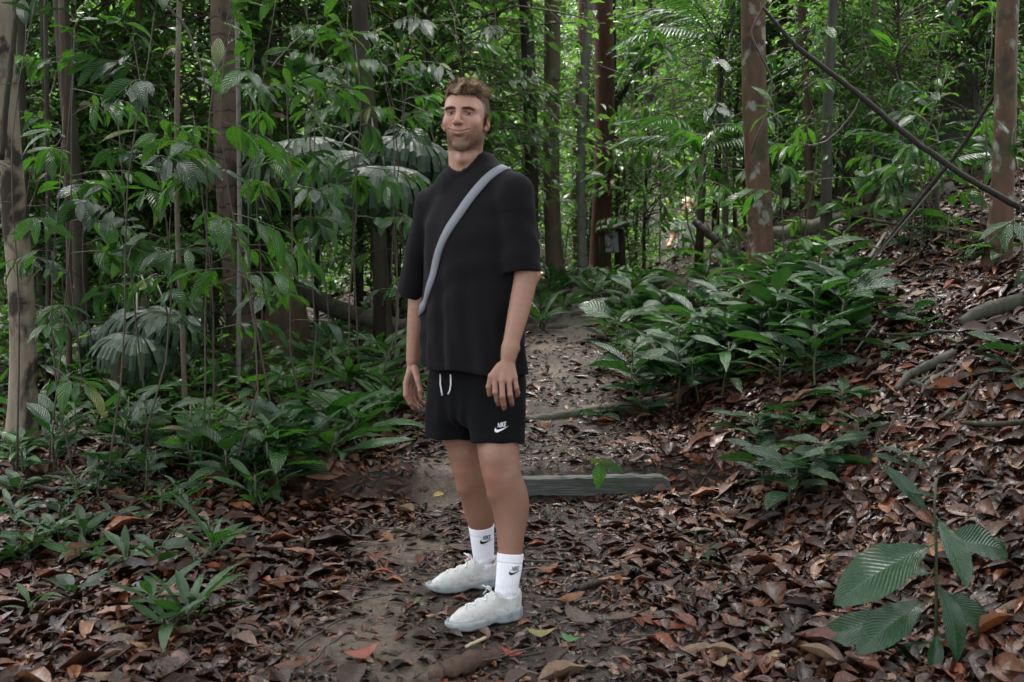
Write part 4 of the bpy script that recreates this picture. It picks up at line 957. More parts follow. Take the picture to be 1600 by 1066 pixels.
    def shirt(p):
        u, v, zz = uvz(p)
        d = smax(torso_s(p), zz - 1.585, .05)
        d = smin(d, cap(p, P(757, 259, 3.9), P(805, 300, 3.78), .032, .060), .055); d = smin(d, cap(p, P(707, 283, 3.94), P(674, 322, 4.045), .030, .056), .055)
        d = smin(d, cap(p, P(757, 262, 3.93), P(707, 285, 3.95), .045, .045), .04)
        sv_ = np.minimum(sleeve(p, S_L + np.array((0, 0, -.004)), SL1, .0605, .0640, 0), sleeve(p, S_R, SR1, .058, .0575, 2)); d = smin(d, sv_, .020)
        d = d + folds(p)
        dn = cap(p, ND, NU, .071, .066)
        rib = np.maximum(np.abs(dn + .0035) - .0055, d - .0035); d = smax(d, -(dn + .004), .004); d = smin(d, rib, .003)
        hem = .858 + .012 * v / .15 - zz + .004 * np.sin(u * 30); d = np.maximum(d - .0014 * ((hem > -.026)), hem)
        return np.maximum(d, -np.maximum(torso_s(p, -.016) + folds(p), zz - .90))
    V, Q = skin(shirt, (-.50, 3.66, .82), (.16, 4.28, 1.66), .0050, 1)
    TEE = cloth_mat('black_jersey', (.0078, .0073, .0082), sheen=.03); link('t_shirt', mesh_np('t_shirt', V - ROOT, Q), TEE, o)

    # ---- shorts
    def shorts(p):
        u, v, zz = uvz(p); w = smax((np.sqrt((u / .172) ** 2 + (v / .110) ** 2) - 1) * .11, np.abs(zz - .80) - .13, .06)
        def lg(A, B, r0, r1, hem, thigh, rr, tilt):
            d = cap(p, A, B, r0, r1); s = hem + tilt * (p[:, 1] - 3.85) - zz; d = np.maximum(d - .0012 * (s > -.024), s)
            return np.maximum(d, -np.maximum(cap(p, thigh[0], thigh[1] + (thigh[1] - thigh[0]) * .6, r0 - .016, r1 - .016), zz - hem - .03))
        a = lg(P(775, 600, 3.86), P(779, 720, 3.795), .104, .0905, .616, (P(775, 600, 3.86), P(779, 720, 3.795)), 0, -.10); b = lg(P(711, 600, 3.97), P(706, 712, 3.985), .102, .0965, .607, (P(711, 600, 3.97), P(706, 712, 3.985)), 0, .0)
        th = np.arctan2(v, u); d = smin(smin(a, b, .06), w, .04)
        return d + .0025 * np.sin(19 * zz + 24 * u + 3 * np.sin(12 * v)) + .0020 * np.sin(th * 14 + 9 * zz) * sstep(.85, .7, zz)
    V, Q = skin(shorts, (-.40, 3.66, .56), (.12, 4.2, .95), .0045, 1)
    link('shorts', mesh_np('shorts', V - ROOT, Q), cloth_mat('black_fleece', (.0045, .0047, .0056), sheen=.02), o)
    WHITE = cloth_mat('white_print', (.72, .72, .76), 300, .6, 0, .05)
    # drawstring ends
    mb = MB()
    for pts in ([(688, 585), (688, 600), (690, 612), (691, 618)], [(704, 585), (704.5, 600), (703, 610), (700.5, 616)]):
        q = on_surface(shorts, [a for a, b in pts], [b for a, b in pts], 3.3, .004); add_tube(mb, q - ROOT, [.0028, .0028, .0028, .0034], 7)
    link('drawstring', mb.mesh('drawstring'), WHITE, o)
    # ---- printed word and tick, lying on the cloth
    cu = bpy.data.curves.new('word', 'FONT'); cu.body = 'NIKE'; cu.size = 1; cu.shear = .32; cu.offset = .022; cu.resolution_u = 2
    tmp = bpy.data.objects.new('word', cu); COL.objects.link(tmp); me = bpy.data.meshes.new_from_object(tmp.evaluated_get(bpy.context.evaluated_depsgraph_get()))
    tv = np.array([v.co[:2] for v in me.vertices]); tf = [list(p.vertices) for p in me.polygons]; bpy.data.objects.remove(tmp); bpy.data.meshes.remove(me); bpy.data.curves.remove(cu)
    tv = (tv - tv.min(0)) / (tv.max(0) - tv.min(0))
    top_ = [(1, .66), (.62, .42), (.36, .30), (.24, .275), (.15, .30), (.10, .40), (.105, .56)]; bot_ = [(1, .66), (.62, .30), (.36, .09), (.20, .0), (.08, .03), (.01, .18), (.03, .36)]
    def logo(f, x0, y0, w, h, mat, nm, tilt=0.0, parent=o):
        vs, fs = [], []
        n = 24; tt = np.linspace(0, 1, n); ia = lambda q: np.stack([np.interp(tt * (len(q) - 1), np.arange(len(q)), [a[i] for a in q]) for i in (0, 1)], 1)
        sw = np.concatenate([ia(top_), ia(bot_)]); vs.append(sw); fs += [[i, i + 1, n + i + 1, n + i] for i in range(n - 1)]
        wd_ = tv * np.array((.60, .50)) + np.array((.22, .47)); wd_[:, 1] += (wd_[:, 0] - .22) * .22; fs += [[i + 2 * n for i in q] for q in tf]; vs.append(wd_)
        v2 = np.concatenate(vs); cx = v2[:, 0] * w; cy = v2[:, 1] * h; px = x0 + cx * math.cos(tilt) + cy * math.sin(tilt); py = y0 - cy * math.cos(tilt) + cx * math.sin(tilt)
        q = on_surface(f, px, py, 3.3, .0013); m = bpy.data.meshes.new(nm); m.from_pydata((q - ROOT).tolist(), [], fs); m.update(); link(nm, m, mat, parent)
    logo(shorts, 772.5, 676, 23, 15, WHITE, 'printed_logo', -.03)

    # ---- socks (ribbed) and shoes
    SOCK = cloth_mat('white_cotton', (.74, .74, .80), 700, .85, .1, .25); BLACK = cloth_mat('black_print', (.012, .012, .014), 300, .6, 0, .05)
    def sock_f(pts, rad): return lambda p: chain(p, pts, rad, .025)
    HL, TL = np.array((.029, 3.717)), np.array((-.225, 3.58)); HR, TR = np.array((-.045, 4.064)), np.array((-.314, 3.96))
    lace_col = simple_mat('shoe_lace', (.66, .66, .66), .7)
    UPPER = NT('knit_upper'); t = UPPER; co = t.coord('Object'); kn = t.noise(240, 3, .6, co); st = t.noise(26, 5, .65, co)
    gz_ = t.new('SeparateXYZ'); t.l.new(t.coord('Object'), gz_.inputs[0]); dirt = t.math('MULTIPLY', t.ramp(t.noise(70, 5, .7, co), [(.5, 0.0), (.62, .8)]), t.ramp(gz_.outputs[2], [(.02, 1.0), (.07, .12)]))
    t.setb(Base_Color=t.mix(dirt, t.mix(t.ramp(st, [(.48, 0.0), (.72, .6)]), (.50, .50, .485), (.28, .275, .26)), (.13, .10, .075)), Roughness=.75, Normal=t.bump(kn, .5, .002))
    SOLE = NT('clear_sole'); t = SOLE; st = t.noise(30, 4, .6, t.coord('Object'))
    t.setb(Base_Color=t.mix(t.ramp(st, [(.45, 0.0), (.7, .6)]), (.34, .38, .39), (.17, .175, .165)), Roughness=.28); t.b.inputs['Transmission Weight'].default_value = .25; t.b.inputs['IOR'].default_value = 1.35
    for side, H2, T2, ank, logo_at, legpts in (('L', HL, TL, (791, 944, 3.692), (795, 899, 20, 13.5), legL), ('R', HR, TR, (759, 893, 4.044), (749.5, 850.5, 21, 13.5), legR)):
        fwd = np.array((*(T2 - H2), 0)); Ls = np.linalg.norm(fwd); fwd /= Ls; lat = np.cross(Z, fwd); gz0 = gz(*((H2 + T2) / 2)) + .004; org = np.array((*H2, gz0)); SM = np.stack([fwd, lat, Z], 1); s = Ls / .29
        ank_w = P(*ank)
        if side == 'L': sp = [P(797.5, 865, 3.728), P(796.5, 880, 3.722), P(793.5, 905, 3.706), P(790, 930, 3.695), ank_w - Z * .02]; sr = [.0450, .0440, .0405, .0370, .034]
        else: sp = [P(752, 821, 4.03), P(753, 835, 4.034), P(755, 860, 4.038), P(756.5, 882, 4.042), ank_w - Z * .02]; sr = [.0470, .0445, .0405, .0370, .034]
        f0 = sock_f(sp, sr)
        foot = org + fwd * .12 + Z * .055
        def sockf(p): return smin(f0(p), cap(p, ank_w - Z * .02, foot, .034, .026), .02)
        # lofted leg of the sock with ribs; below it the foot part disappears in the shoe
        pth = np.array(sp + [foot]); tt = np.linspace(0, 1, 90); ar = np.r_[0, np.cumsum(np.linalg.norm(np.diff(pth, axis=0), axis=1))]; ar /= ar[-1]
        cen = np.stack([np.interp(tt, ar, pth[:, i]) for i in range(3)], 1)
        for _ in range(8): cen[1:-1] = (cen[:-2] + 2 * cen[1:-1] + cen[2:]) / 4
        rd = np.interp(tt, ar, sr + [.026]); seg = 128; a = np.linspace(0, 2 * math.pi, seg, endpoint=False)
        tg = np.gradient(cen, axis=0); tg /= np.linalg.norm(tg, axis=1)[:, None]; u_ = np.cross(tg, np.array((0, 1.0, 0))); u_ /= np.linalg.norm(u_, axis=1)[:, None]; w_ = np.cross(tg, u_)
        dist = tt * np.linalg.norm(np.diff(cen, axis=0), axis=1).sum(); cuff = dist < .030
        rr = rd[:, None] + np.where(cuff[:, None], .0012, .0011 * np.sin(a * 32)[None] * sstep(.028, .033, dist)[:, None]) - .002 * np.exp(-((dist - .031) / .0025) ** 2)[:, None]
        rr = rr + .0012 * np.sin(dist[:, None] * 210 + 1.5 * np.sin(a * 2)[None]) * sstep(.09, .14, dist)[:, None]
        v = cen[:, None] + rr[..., None] * (np.cos(a)[None, :, None] * u_[:, None] + np.sin(a)[None, :, None] * w_[:, None])
        lipv = cen[:1, None] + (rr[:1, :, None] - .004) * (np.cos(a)[None, :, None] * u_[:1, None] + np.sin(a)[None, :, None] * w_[:1, None]) - tg[0] * .001; v = np.concatenate([lipv + tg[0] * .012, lipv, v])
        n = len(v); i, j = np.meshgrid(np.arange(n - 1), np.arange(seg), indexing='ij'); fq = np.stack([i * seg + j, i * seg + (j + 1) % seg, (i + 1) * seg + (j + 1) % seg, (i + 1) * seg + j], -1).reshape(-1, 4)
        sk = link('sock', mesh_np('sock', v.reshape(-1, 3) - ROOT, fq), SOCK, o)
        logo(sockf, *logo_at, BLACK, 'printed_logo', 0.02, sk)
        # shoe in its own frame: x from heel to toe, z up
        def outl(p, grow=0):
            xx = np.array((-.0, .02, .06, .10, .15, .20, .24, .27, .288, .292)) * s; hw = np.array((.016, .032, .037, .036, .041, .049, .047, .036, .018, .004)) + grow
            yc = np.interp(p[:, 0], [0, .1 * s, .2 * s, .29 * s], [0, -.002, .004, .010]) * (1 if side == 'L' else -1)
            dx = np.maximum(-p[:, 0] - grow, p[:, 0] - .292 * s - grow); return np.maximum(np.abs(p[:, 1] - yc) - np.interp(p[:, 0], xx, hw), dx) * .85
        def upper(p):
            d = cap(p, (.222 * s, .004, .036), (.250 * s, .006, .031), .032, .026); d = smin(d, cap(p, (.215 * s, .004, .038), (.12 * s, 0, .064), .034, .034), .015); d = smin(d, ell(p, (.050 * s, 0, .052), (.053, .036, .060)), .015); d = smin(d, cap(p, (.05 * s, 0, .046), (.20 * s, .003, .034), .036, .034), .015); d = smin(d, cap(p, (.03 * s, 0, .085), (.085 * s, 0, .086), .033, .034), .015)
            d = smax(d, outl(p, .004), .014); top = np.interp(p[:, 0], [0, .012 * s, .035 * s, .065 * s, .095 * s, .125 * s], [.122, .118, .092, .083, .098, .12]); d = smax(d, p[:, 2] - top, .006)
            hole = cap(p, (.034 * s, 0, .20), (.064 * s, 0, .086), .027, .027); hole = smin(hole, cap(p, (.085 * s, 0, .22), (.085 * s, 0, .10), .026, .025), .02)
            d = smax(d, -hole, .004); rim = np.maximum(np.abs(hole - .002) - .0035, d - .002); rim = np.maximum(rim, top - .012 - p[:, 2]); d = smin(d, rim, .003)
            d = smax(d, .024 - p[:, 2], .004)
            for q in ((.30, .0), (.34, .12)): d = d + .0006 * np.exp(-((p[:, 2] - q[0] * p[:, 0] / s - q[1] * .2) / .004) ** 2)
            return d
        def sole(p):
            lift = np.interp(p[:, 0], [0, .03 * s, .08 * s, .2 * s, .26 * s, .292 * s], [.003, .0, .0, .0, .006, .019]); topz = np.interp(p[:, 0], [0, .05 * s, .13 * s, .2 * s, .27 * s, .292 * s], [.050, .044, .036, .034, .036, .036])
            lob = .0032 * np.abs(np.sin(p[:, 0] / s * 62)) ; arch = .010 * np.exp(-((p[:, 0] / s - .125) / .022) ** 2)
            d = smax(outl(p, .0055) + .0035 - lob, np.maximum(lift + arch - p[:, 2], p[:, 2] - topz), .012); return d
        for nm, f, mt, h in (('sole', sole, SOLE.m, .0028), ('shoe', upper, UPPER.m, .0026)):
            V, Q = skin(f, (-.03, -.075, -.006), (.315 * s, .075, .13), h, 1); w = org + V @ SM.T - ROOT
            if nm == 'sole': keep = (w, Q, mt)
            else: shoe = link('shoe', mesh_np('shoe', w, Q), mt, o); link('sole', mesh_np('sole', keep[0], keep[1]), keep[2], shoe)
        def drop(x_, y_): # top of the upper under a point
            z_ = np.full(len(x_), .16); 
            for _ in range(40): z_ = z_ - np.clip(upper(np.stack([x_, y_, z_], 1).astype(np.float32)), -.01, .02) * .8
            return np.stack([x_, y_, z_ + .002], 1)
        mb = MB()
        for i in range(6):
            x0 = (.118 + .019 * i) * s; yy = np.linspace(-1, 1, 9) * (.021 - .001 * i); add_tube(mb, (org + drop(x0 + .009 * (1 if i % 2 else -1) * yy / .02, yy) @ SM.T) - ROOT, .0028, 6)
        kz = org + drop(np.array([.114 * s]), np.array([0.0]))[0] @ SM.T - ROOT
        for sg in (-1, 1):
            an = np.linspace(0, 2 * math.pi, 16); lp = np.stack([.004 + .016 * (1 - np.cos(an)) * .6, sg * (.004 + .012 * np.sin(an / 2) ** 2 * 1.4) + .009 * np.sin(an), .006 + .017 * np.sin(an / 2) + .004 * sg], 1); add_tube(mb, kz + lp @ SM.T, .0019, 6)
            e_ = np.array([(0, 0, .004), (.008, sg * .018, .006), (.004, sg * .034, -.008), (.012, sg * .040, -.020)]); add_tube(mb, kz + e_ @ SM.T, .0019, 6)
        link('laces', mb.mesh('laces'), lace_col, shoe)

    # ---- cross-body strap, lying over the shirt
    def wrap(pxs): return on_surface(shirt, [a for a, b in pxs], [b for a, b in pxs], 3.2, .003)
    cl = [(785, 264), (778, 266.5), (768, 272), (755, 284), (741, 301), (727, 320), (713, 340), (701, 358), (691, 376), (684, 396), (679, 416), (676, 434)]
    q = wrap(cl); back = []
    a = q[0].copy()
    for dx, dy, dz in ((.012, .035, .002), (.012, .05, -.02), (.0, .05, -.06), (-.02, .02, -.10)):
        a = a + np.array((dx, dy, dz))
        for _ in range(12): d_ = shirt(a[None].astype(np.float32))[0] - .003; a = a - grad(shirt, a[None])[0] * d_ * .8
        back.append(a.copy())
    tail = []; a = q[-1].copy()
    for dx, dy, dz in ((-.010, .03, -.05), (-.0, .05, -.05), (.02, .06, -.04)):
        a = a + np.array((dx, dy, dz))
        for _ in range(12): d_ = shirt(a[None].astype(np.float32))[0] - .003; a = a - grad(shirt, a[None])[0] * d_ * .8
        tail.append(a.copy())
    q = np.concatenate([np.array(back[::-1]), q, np.array(tail)]); m = 60; ar = np.r_[0, np.cumsum(np.linalg.norm(np.diff(q, axis=0), axis=1))]; q = np.stack([np.interp(np.linspace(0, ar[-1], m), ar, q[:, i]) for i in range(3)], 1)
    for _ in range(3): q[1:-1] = (q[:-2] + 2 * q[1:-1] + q[2:]) / 4
    G = grad(shirt, q, .02); tg = np.gradient(q, axis=0); tg /= np.linalg.norm(tg, axis=1)[:, None]; sd = np.cross(tg, G); sd /= np.linalg.norm(sd, axis=1)[:, None]
    def lay(a, h):
        for _ in range(10): a = a - grad(shirt, a) * (shirt(a.astype(np.float32)) - h)[:, None] * .8
        return a
    eL, eR, cM = lay(q - sd * .0172, .0056), lay(q + sd * .0172, .0056), lay(q.copy(), .0058)
    for e_ in (eL, cM, eR):
        for _ in range(2): e_[1:-1] = (e_[:-2] + 2 * e_[1:-1] + e_[2:]) / 4
    row = np.stack([eL - G * .0050, eL, cM, eR, eR - G * .0050], 1); v = row.reshape(-1, 3); i, j = np.meshgrid(np.arange(m - 1), np.arange(5), indexing='ij')
    fq = np.stack([i * 5 + j, (i + 1) * 5 + j, (i + 1) * 5 + (j + 1) % 5, i * 5 + (j + 1) % 5], -1).reshape(-1, 4)
    b0 = q[14]; bag = thing('bag_strap', 'grey webbing bag strap worn diagonally across the black t-shirt', 'strap', b0)
    t = NT('grey_webbing'); w = t.noise(500, 2, .6, t.coord('Object')); t.setb(Base_Color=(.15, .158, .18), Roughness=.6, Normal=t.bump(w, .4, .0015))
    link('webbing', mesh_np('webbing', v - b0, fq), t.m, bag)
    k = 5; c = q[k]; mb = MB(); loop = [c + tg[k] * a_ * .010 + sd[k] * b_ * .022 + G[k] * .004 for a_, b_ in ((-1, -1), (-1, 1), (1, 1), (1, -1), (-1, -1))]
    add_tube(mb, np.array(loop) - b0, .003, 6); link('slider', mb.mesh('slider'), simple_mat('pale_plastic', (.5, .5, .54), .35), bag)
    cd = np.array([P(616, 446, 4.2), P(620, 450, 4.2), P(628, 456, 4.2), P(640, 464, 4.2), P(660, 470, 4.2)]); mb = MB(); add_tube(mb, cd - b0, .004, 6); link('strap_tail', mb.mesh('strap_tail'), t.m, bag)
build_man()

def build_walker():
    Y = 15.9; at = lambda a, b, dy=0.0: P(a, b, Y + dy); R0 = np.array((2.52, Y, gz(2.52, Y)))
    o = thing('person', 'fair-haired walker in pale green t-shirt half hidden behind bank plants', 'person', R0)
    Hc = at(1073.5, 322); fz = R0[2]
    feet = [np.array((2.46, Y - .05, fz + .04)), np.array((2.68, Y + .1, fz + .04))]; hips = [at(1064, 392), at(1080, 392)]
    def body(p):
        d = ell(p, Hc + np.array((0, .02, 0)), (.075, .095, .105)); d = smin(d, ell(p, Hc + np.array((-.01, -.06, -.05)), (.055, .05, .065)), .04); d = smin(d, cap(p, Hc + np.array((-.012, -.095, -.005)), Hc + np.array((-.014, -.118, -.03)), .011, .014), .012)
        for sx in (-1, 1): d = smax(d, -ell(p, Hc + np.array((sx * .03 - .01, -.11, .0)), (.016, .012, .009)), .01); d = smin(d, ell(p, Hc + np.array((sx * .076, .01, -.02)), (.01, .02, .03)), .008)
        d = smax(d, -cap(p, Hc + np.array((-.035, -.108, -.067)), Hc + np.array((.015, -.108, -.067)), .004), .006)
        d = smin(d, cap(p, Hc - Z * .07 + np.array((0, .03, 0)), Hc - Z * .2 + np.array((0, .05, 0)), .052, .06), .03)
        sl, sr = at(1055, 347), at(1093, 347, .1); el, er = at(1052, 370, -.05), at(1100, 372, .1)
        for s, e, w in ((sl, el, at(1047, 380, -.15)), (sr, er, at(1095, 392, -.1))): 
            d = smin(d, chain(p, [s, e, w], [.05, .042, .028], .03), .03); hd = w + (w - e) / np.linalg.norm(w - e) * .07; d = smin(d, cap(p, w, hd, .026, .03), .02)
            for k in range(4): q = hd + np.array((.018 * (k - 1.5), -.01, -.02)); d = smin(d, cap(p, hd, q - Z * (.055 - .01 * abs(k - 1.3)), .011, .008), .008)
            d = smin(d, cap(p, hd + np.array((.03, -.01, .03)), hd + np.array((.045, -.02, -.02)), .011, .009), .008)
        d = smin(d, chain(p, [at(1074, 345, .05), at(1072, 388)], [.13, .13], .05), .05)
        for h, f in zip(hips, feet): d = smin(d, chain(p, [h, (h + f) / 2 + np.array((0, -.03, 0)), f], [.09, .06, .04], .04), .03); d = smin(d, cap(p, f, f + np.array((-.03, -.16, -.02)), .04, .035), .03)
        return d
    lo, hi = np.array((2.05, Y - .45, fz - .03)), np.array((3.1, Y + .4, Hc[2] + .16)); V, Q = skin(body, lo, hi, .013)
    col = np.tile(np.array((.44, .22, .155)), (len(V), 1)); link('body', mesh_np('body', V - R0, Q, col=col), SKIN, o)
    def tee(p):
        d = smin(body(p) - .018, chain(p, [at(1074, 352, .05), at(1071, 388)], [.165, .17], .05), .05); d = smax(d, p[:, 2] - (Hc[2] - .16), .02); d = smax(d, at(1070, 389)[2] - p[:, 2], .01)
        el = at(1053, 362)[2]; arm = np.minimum(np.abs(p[:, 0] - 2.56) - .17, 9); d = np.where((arm > 0) & (p[:, 2] < el + .02), np.maximum(d, el - p[:, 2]), d)
        return d + .006 * np.sin(p[:, 2] * 40 + p[:, 0] * 30)
    V, Q = skin(tee, lo, hi, .012, 1); link('t_shirt', mesh_np('t_shirt', V - R0, Q), cloth_mat('pale_green_cotton', (.42, .45, .38)), o)
    def trs(p): return smax(body(p) - .02, np.maximum(p[:, 2] - at(1070, 384)[2], fz + .08 - p[:, 2]), .01) + np.where(np.abs(p[:, 0] - 2.58) > .26, .1, 0)
    V, Q = skin(trs, lo, hi, .013, 1); link('trousers', mesh_np('trousers', V - R0, Q), cloth_mat('grey_trousers', (.16, .17, .17)), o)
    def hair(p): return smax(smin(ell(p, Hc + np.array((.01, .035, .03)), (.092, .105, .098)), ell(p, Hc + np.array((.02, .12, .05)), (.05, .05, .05)), .03), (p[:, 1] - Y) * -1 - .055 - (p[:, 2] - Hc[2] - .045) * .9, .01) + .005 * np.sin(p[:, 0] * 160) * np.sin(p[:, 2] * 120)
    V, Q = skin(hair, lo, hi + .05, .009, 1); c = np.array((.50, .41, .28)) * (1 + .3 * rough(V[:, :1] * 60, V[:, 2:] * 60)); link('hair', mesh_np('hair', V - R0, Q, col=np.clip(c, .05, .6)), HAIRM, o)
    mb = MB(); add_tube(mb, np.array([at(1064, 345, -.2), at(1066, 365, -.24), at(1068, 386, -.22)]) - R0, .015, 6); link('bag_strap', mb.mesh('bag_strap'), cloth_mat('dark_strap', (.08, .085, .08)), o)
build_walker()
# ------------------------------------------------------------------ plants with leaves one can pick apart
def rosette(x, y, kind, n, L, desc, cat='plant', name='ground_plant', up=.7, seed=0, stem_h=.0, mat=STEM, group=None, label=None, spread=1.0):
    """leaves on a short stem, spiralling and arching outward"""
    rg = np.random.default_rng(seed); z = gz(x, y); o = thing(name, label, cat, (x, y, z), group)
    mb = MB(); h = stem_h + .10 * L; top = np.array((rg.normal(0, .12) * h, rg.normal(0, .12) * h, h))
    add_tube(mb, bend((0, 0, -.04), top, 5, 0, .04, seed), np.linspace(.007, .004, 5) * (1 + L), 6)
    for i in range(n):
        t = (i + .5) / n; a = i * 2.4 + rg.uniform(-.35, .35); e = up * (1.15 - .75 * t * 0 - .9 * rg.random() ** 1.5)
        f = .25 + .75 * (1 - i / n); b = top * f * .95
        ax = np.array((math.cos(a) * spread, math.sin(a) * spread, e)); s = L * rg.uniform(.7, 1.15)
        pl = .16 * s; ax /= np.linalg.norm(ax); q = b + ax * pl
        add_tube(mb, [b, q], [.003 + .002 * L, .002 + .002 * L], 4, cap=False)
        link('leaf', SH[kind][int(rg.integers(len(SH[kind])))], None, o, basis(ax, Z + rg.normal(0, .18, 3), s, q, rg.normal(0, .25), rg.uniform(.85, 1.2)))
    link('stem', mb.mesh('stem'), mat, o)
    if label is None: later(o, desc, (x, y, z + .15))
    return o

def sprig(x, y, top, kind, nb, L, desc=None, label=None, name='sapling', cat='sapling', seed=0, h0=.35, blen=.6, per=7, mat=STEMB, lean=None, droop=.5, rad=.009, face=None):
    """a thin stem from the ground to a height with leafy side twigs; leaves hang alternately from the twigs"""
    rg = np.random.default_rng(seed); z = gz(x, y); o = thing(name, label, cat, (x, y, z)); T = np.asarray(top, float) - np.array((x, y, z))
    mb = MB(); st = bend((0, 0, -.05), T, 9, 0, .025, seed); add_tube(mb, st, np.linspace(rad, rad * .4, 9), 7)
    link('stem', mb.mesh('stem'), mat, o)
    for b in range(nb):
        t = h0 + (1 - h0) * (b + rg.uniform(0, .9)) / nb; p0 = np.array([np.interp(t, np.linspace(0, 1, 9), st[:, i]) for i in range(3)])
        d = rvec(rg); d[1] *= .7; d[2] = rg.uniform(-.1, .55)
        if b == nb - 1: d = T / np.linalg.norm(T) + rg.normal(0, .25, 3)
        ln = blen * rg.uniform(.55, 1.1) * (1.1 - .5 * t)
        tw = bend(p0, p0 + d * ln, 6, 0, .04, rg.integers(1e6)); tw[:, 2] -= droop * .45 * ln * np.linspace(0, 1, 6) ** 2
        mb = MB(); add_tube(mb, tw, np.linspace(rad * .5, rad * .22, 6), 5); br = link('branch', mb.mesh('branch'), mat, o)
        k = max(3, int((per + 2) * rg.uniform(.7, 1.3)))
        for i in range(k):
            u = .3 + .7 * (i + .6) / k; q = np.array([np.interp(u, np.linspace(0, 1, 6), tw[:, c]) for c in range(3)])
            dd = tw[-1] - tw[-2]; dd = dd / np.linalg.norm(dd); sd = np.cross(dd, Z) * (1 if i % 2 else -1)
            ax = dd * rg.uniform(.5, .9) + sd * rg.uniform(.55, 1.0) + rg.normal(0, .18, 3)
            if i == k - 1: ax = dd + rg.normal(0, .15, 3)
            ax[2] -= droop * rg.uniform(.2, 1.2)
            s = L * rg.uniform(.65, 1.15)
            link('leaf', SH[kind][int(rg.integers(len(SH[kind])))], None, br, basis(ax, Z + rg.normal(0, .3, 3), s, q + ax / np.linalg.norm(ax) * .08 * s, rg.normal(0, .25), rg.uniform(.85, 1.15)))
    if label is None: later(o, desc, np.asarray(top, float))
    return o

def pt(px, py):
    q = hit(px, py); return q[0], q[1]
# big ribbed sapling in the right foreground: every leaf set as in the photograph
def hero_plant():
    Y = 3.05; base = hit(1462, 1035); Y = base[1]
    o = thing('broad_leaved_sapling', 'large sapling with broad ribbed dark leaves, right foreground', 'sapling', base)
    stem_px = [(1462, 1035), (1463, 960), (1463, 860), (1460, 790), (1462, 752)]
    mb = MB(); add_tube(mb, np.array([P(a, b, Y) for a, b in stem_px]) - base, [.007, .006, .005, .005, .004], 8); link('stem', mb.mesh('stem'), STEM, o)
    sc = Y / FPX
    #        base px        tip px      depth change   width  shape up-lean
    for (x0, y0, x1, y1, dz, sw, sh, ux) in [
            (1460, 850, 1332, 925, -.10, 1.25, 1, -.3), (1462, 805, 1508, 908, -.16, 1.1, 2, .5), (1464, 845, 1585, 868, .10, 1.05, 0, .2),
            (1452, 803, 1382, 738, .03, .8, 2, -.2), (1460, 905, 1515, 1010, -.15, 1.05, 1, .6), (1466, 915, 1568, 1022, -.02, 1.0, 0, .5),
            (1450, 938, 1363, 1003, -.12, 1.15, 1, -.3), (1448, 962, 1282, 1012, .05, .85, 0, -.2), (1458, 895, 1390, 905, .12, .9, 0, -.2),
            (1464, 985, 1462, 1052, -.1, .9, 0, .1), (1458, 1000, 1380, 1045, .0, .8, 1, -.2), (1470, 960, 1590, 985, .14, .9, 1, .3),
            (1462, 775, 1425, 772, .0, .75, 2, -.1), (1448, 960, 1340, 1000, .02, .6, 0, -.2)]:
        a, b = P(x0, y0, Y) - base, P(x1, y1, Y + dz) - base; d = b - a; L = np.linalg.norm(d)
        up = np.array((ux * .8, -.8, .85))
        link('leaf', SH['hero'][sh], None, o, basis(d + Z * .18 * L, up, L * 1.06, a + d * .06, 0, sw * .88))
    landmark('the big ribbed sapling', P(1462, 880, Y))
hero_plant()

# the glossy clump on the right bank
r = np.random.default_rng(5)
k = 0
for (px, py) in [(985, 470), (1030, 455), (1075, 440), (1120, 425), (1165, 430), (1210, 425), (1250, 415), (1300, 425), (1000, 510), (1045, 500), (1090, 490), (1135, 480), (1180, 478), (1225, 470), (1270, 465), (1310, 470),
                 (985, 560), (1020, 545), (1060, 545), (1100, 530), (1145, 525), (1185, 520), (1225, 515), (1265, 515), (1300, 510), (1010, 590), (1050, 590), (1095, 575), (1130, 570), (1215, 560), (1260, 560), (945, 480), (960, 520)]:
    q = hit(px + r.normal(0, 6), py + 55)
    L = .25 + .07 * r.random()
    rosette(q[0], q[1], 'glossy' if k % 5 < 3 else 'lance', int(r.integers(11, 16)), L, 'wet glossy-leaved bank plant', up=.55, seed=100 + k, stem_h=.2 + .16 * r.random(), name='bank_plant'); k += 1
# plants at the end of the trail
for k, (px, py) in enumerate([(842, 478), (850, 450), (872, 446), (893, 440), (915, 442), (937, 440), (958, 444), (978, 446), (1000, 450), (860, 432), (885, 425), (910, 428), (935, 425), (960, 430), (985, 432), (846, 495), (880, 470), (1010, 436), (925, 452)]):
    q = hit(px, py + 18); rosette(q[0], q[1], 'lance', 10, .30, 'strap-leaved plant', up=1.0, seed=200 + k, stem_h=.06, name='strap_plant')
# clump left of the trail
for k, (px, py) in enumerate([(520, 560), (555, 545), (590, 540), (620, 560), (500, 590), (540, 590), (580, 590), (615, 600), (480, 560), (560, 620), (520, 640), (590, 640), (545, 665), (615, 630), (500, 665), (470, 610), (570, 680), (520, 700), (475, 690), (440, 655), (600, 570), (540, 525)]):
    q = hit(px, py + 25); rosette(q[0], q[1], 'lance', 11 + k % 4, .26 + .04 * (k % 3), 'lance-leaved trailside plant', up=.9, seed=300 + k, stem_h=.06 + .1 * (k % 4 == 0), name='lance_plant')
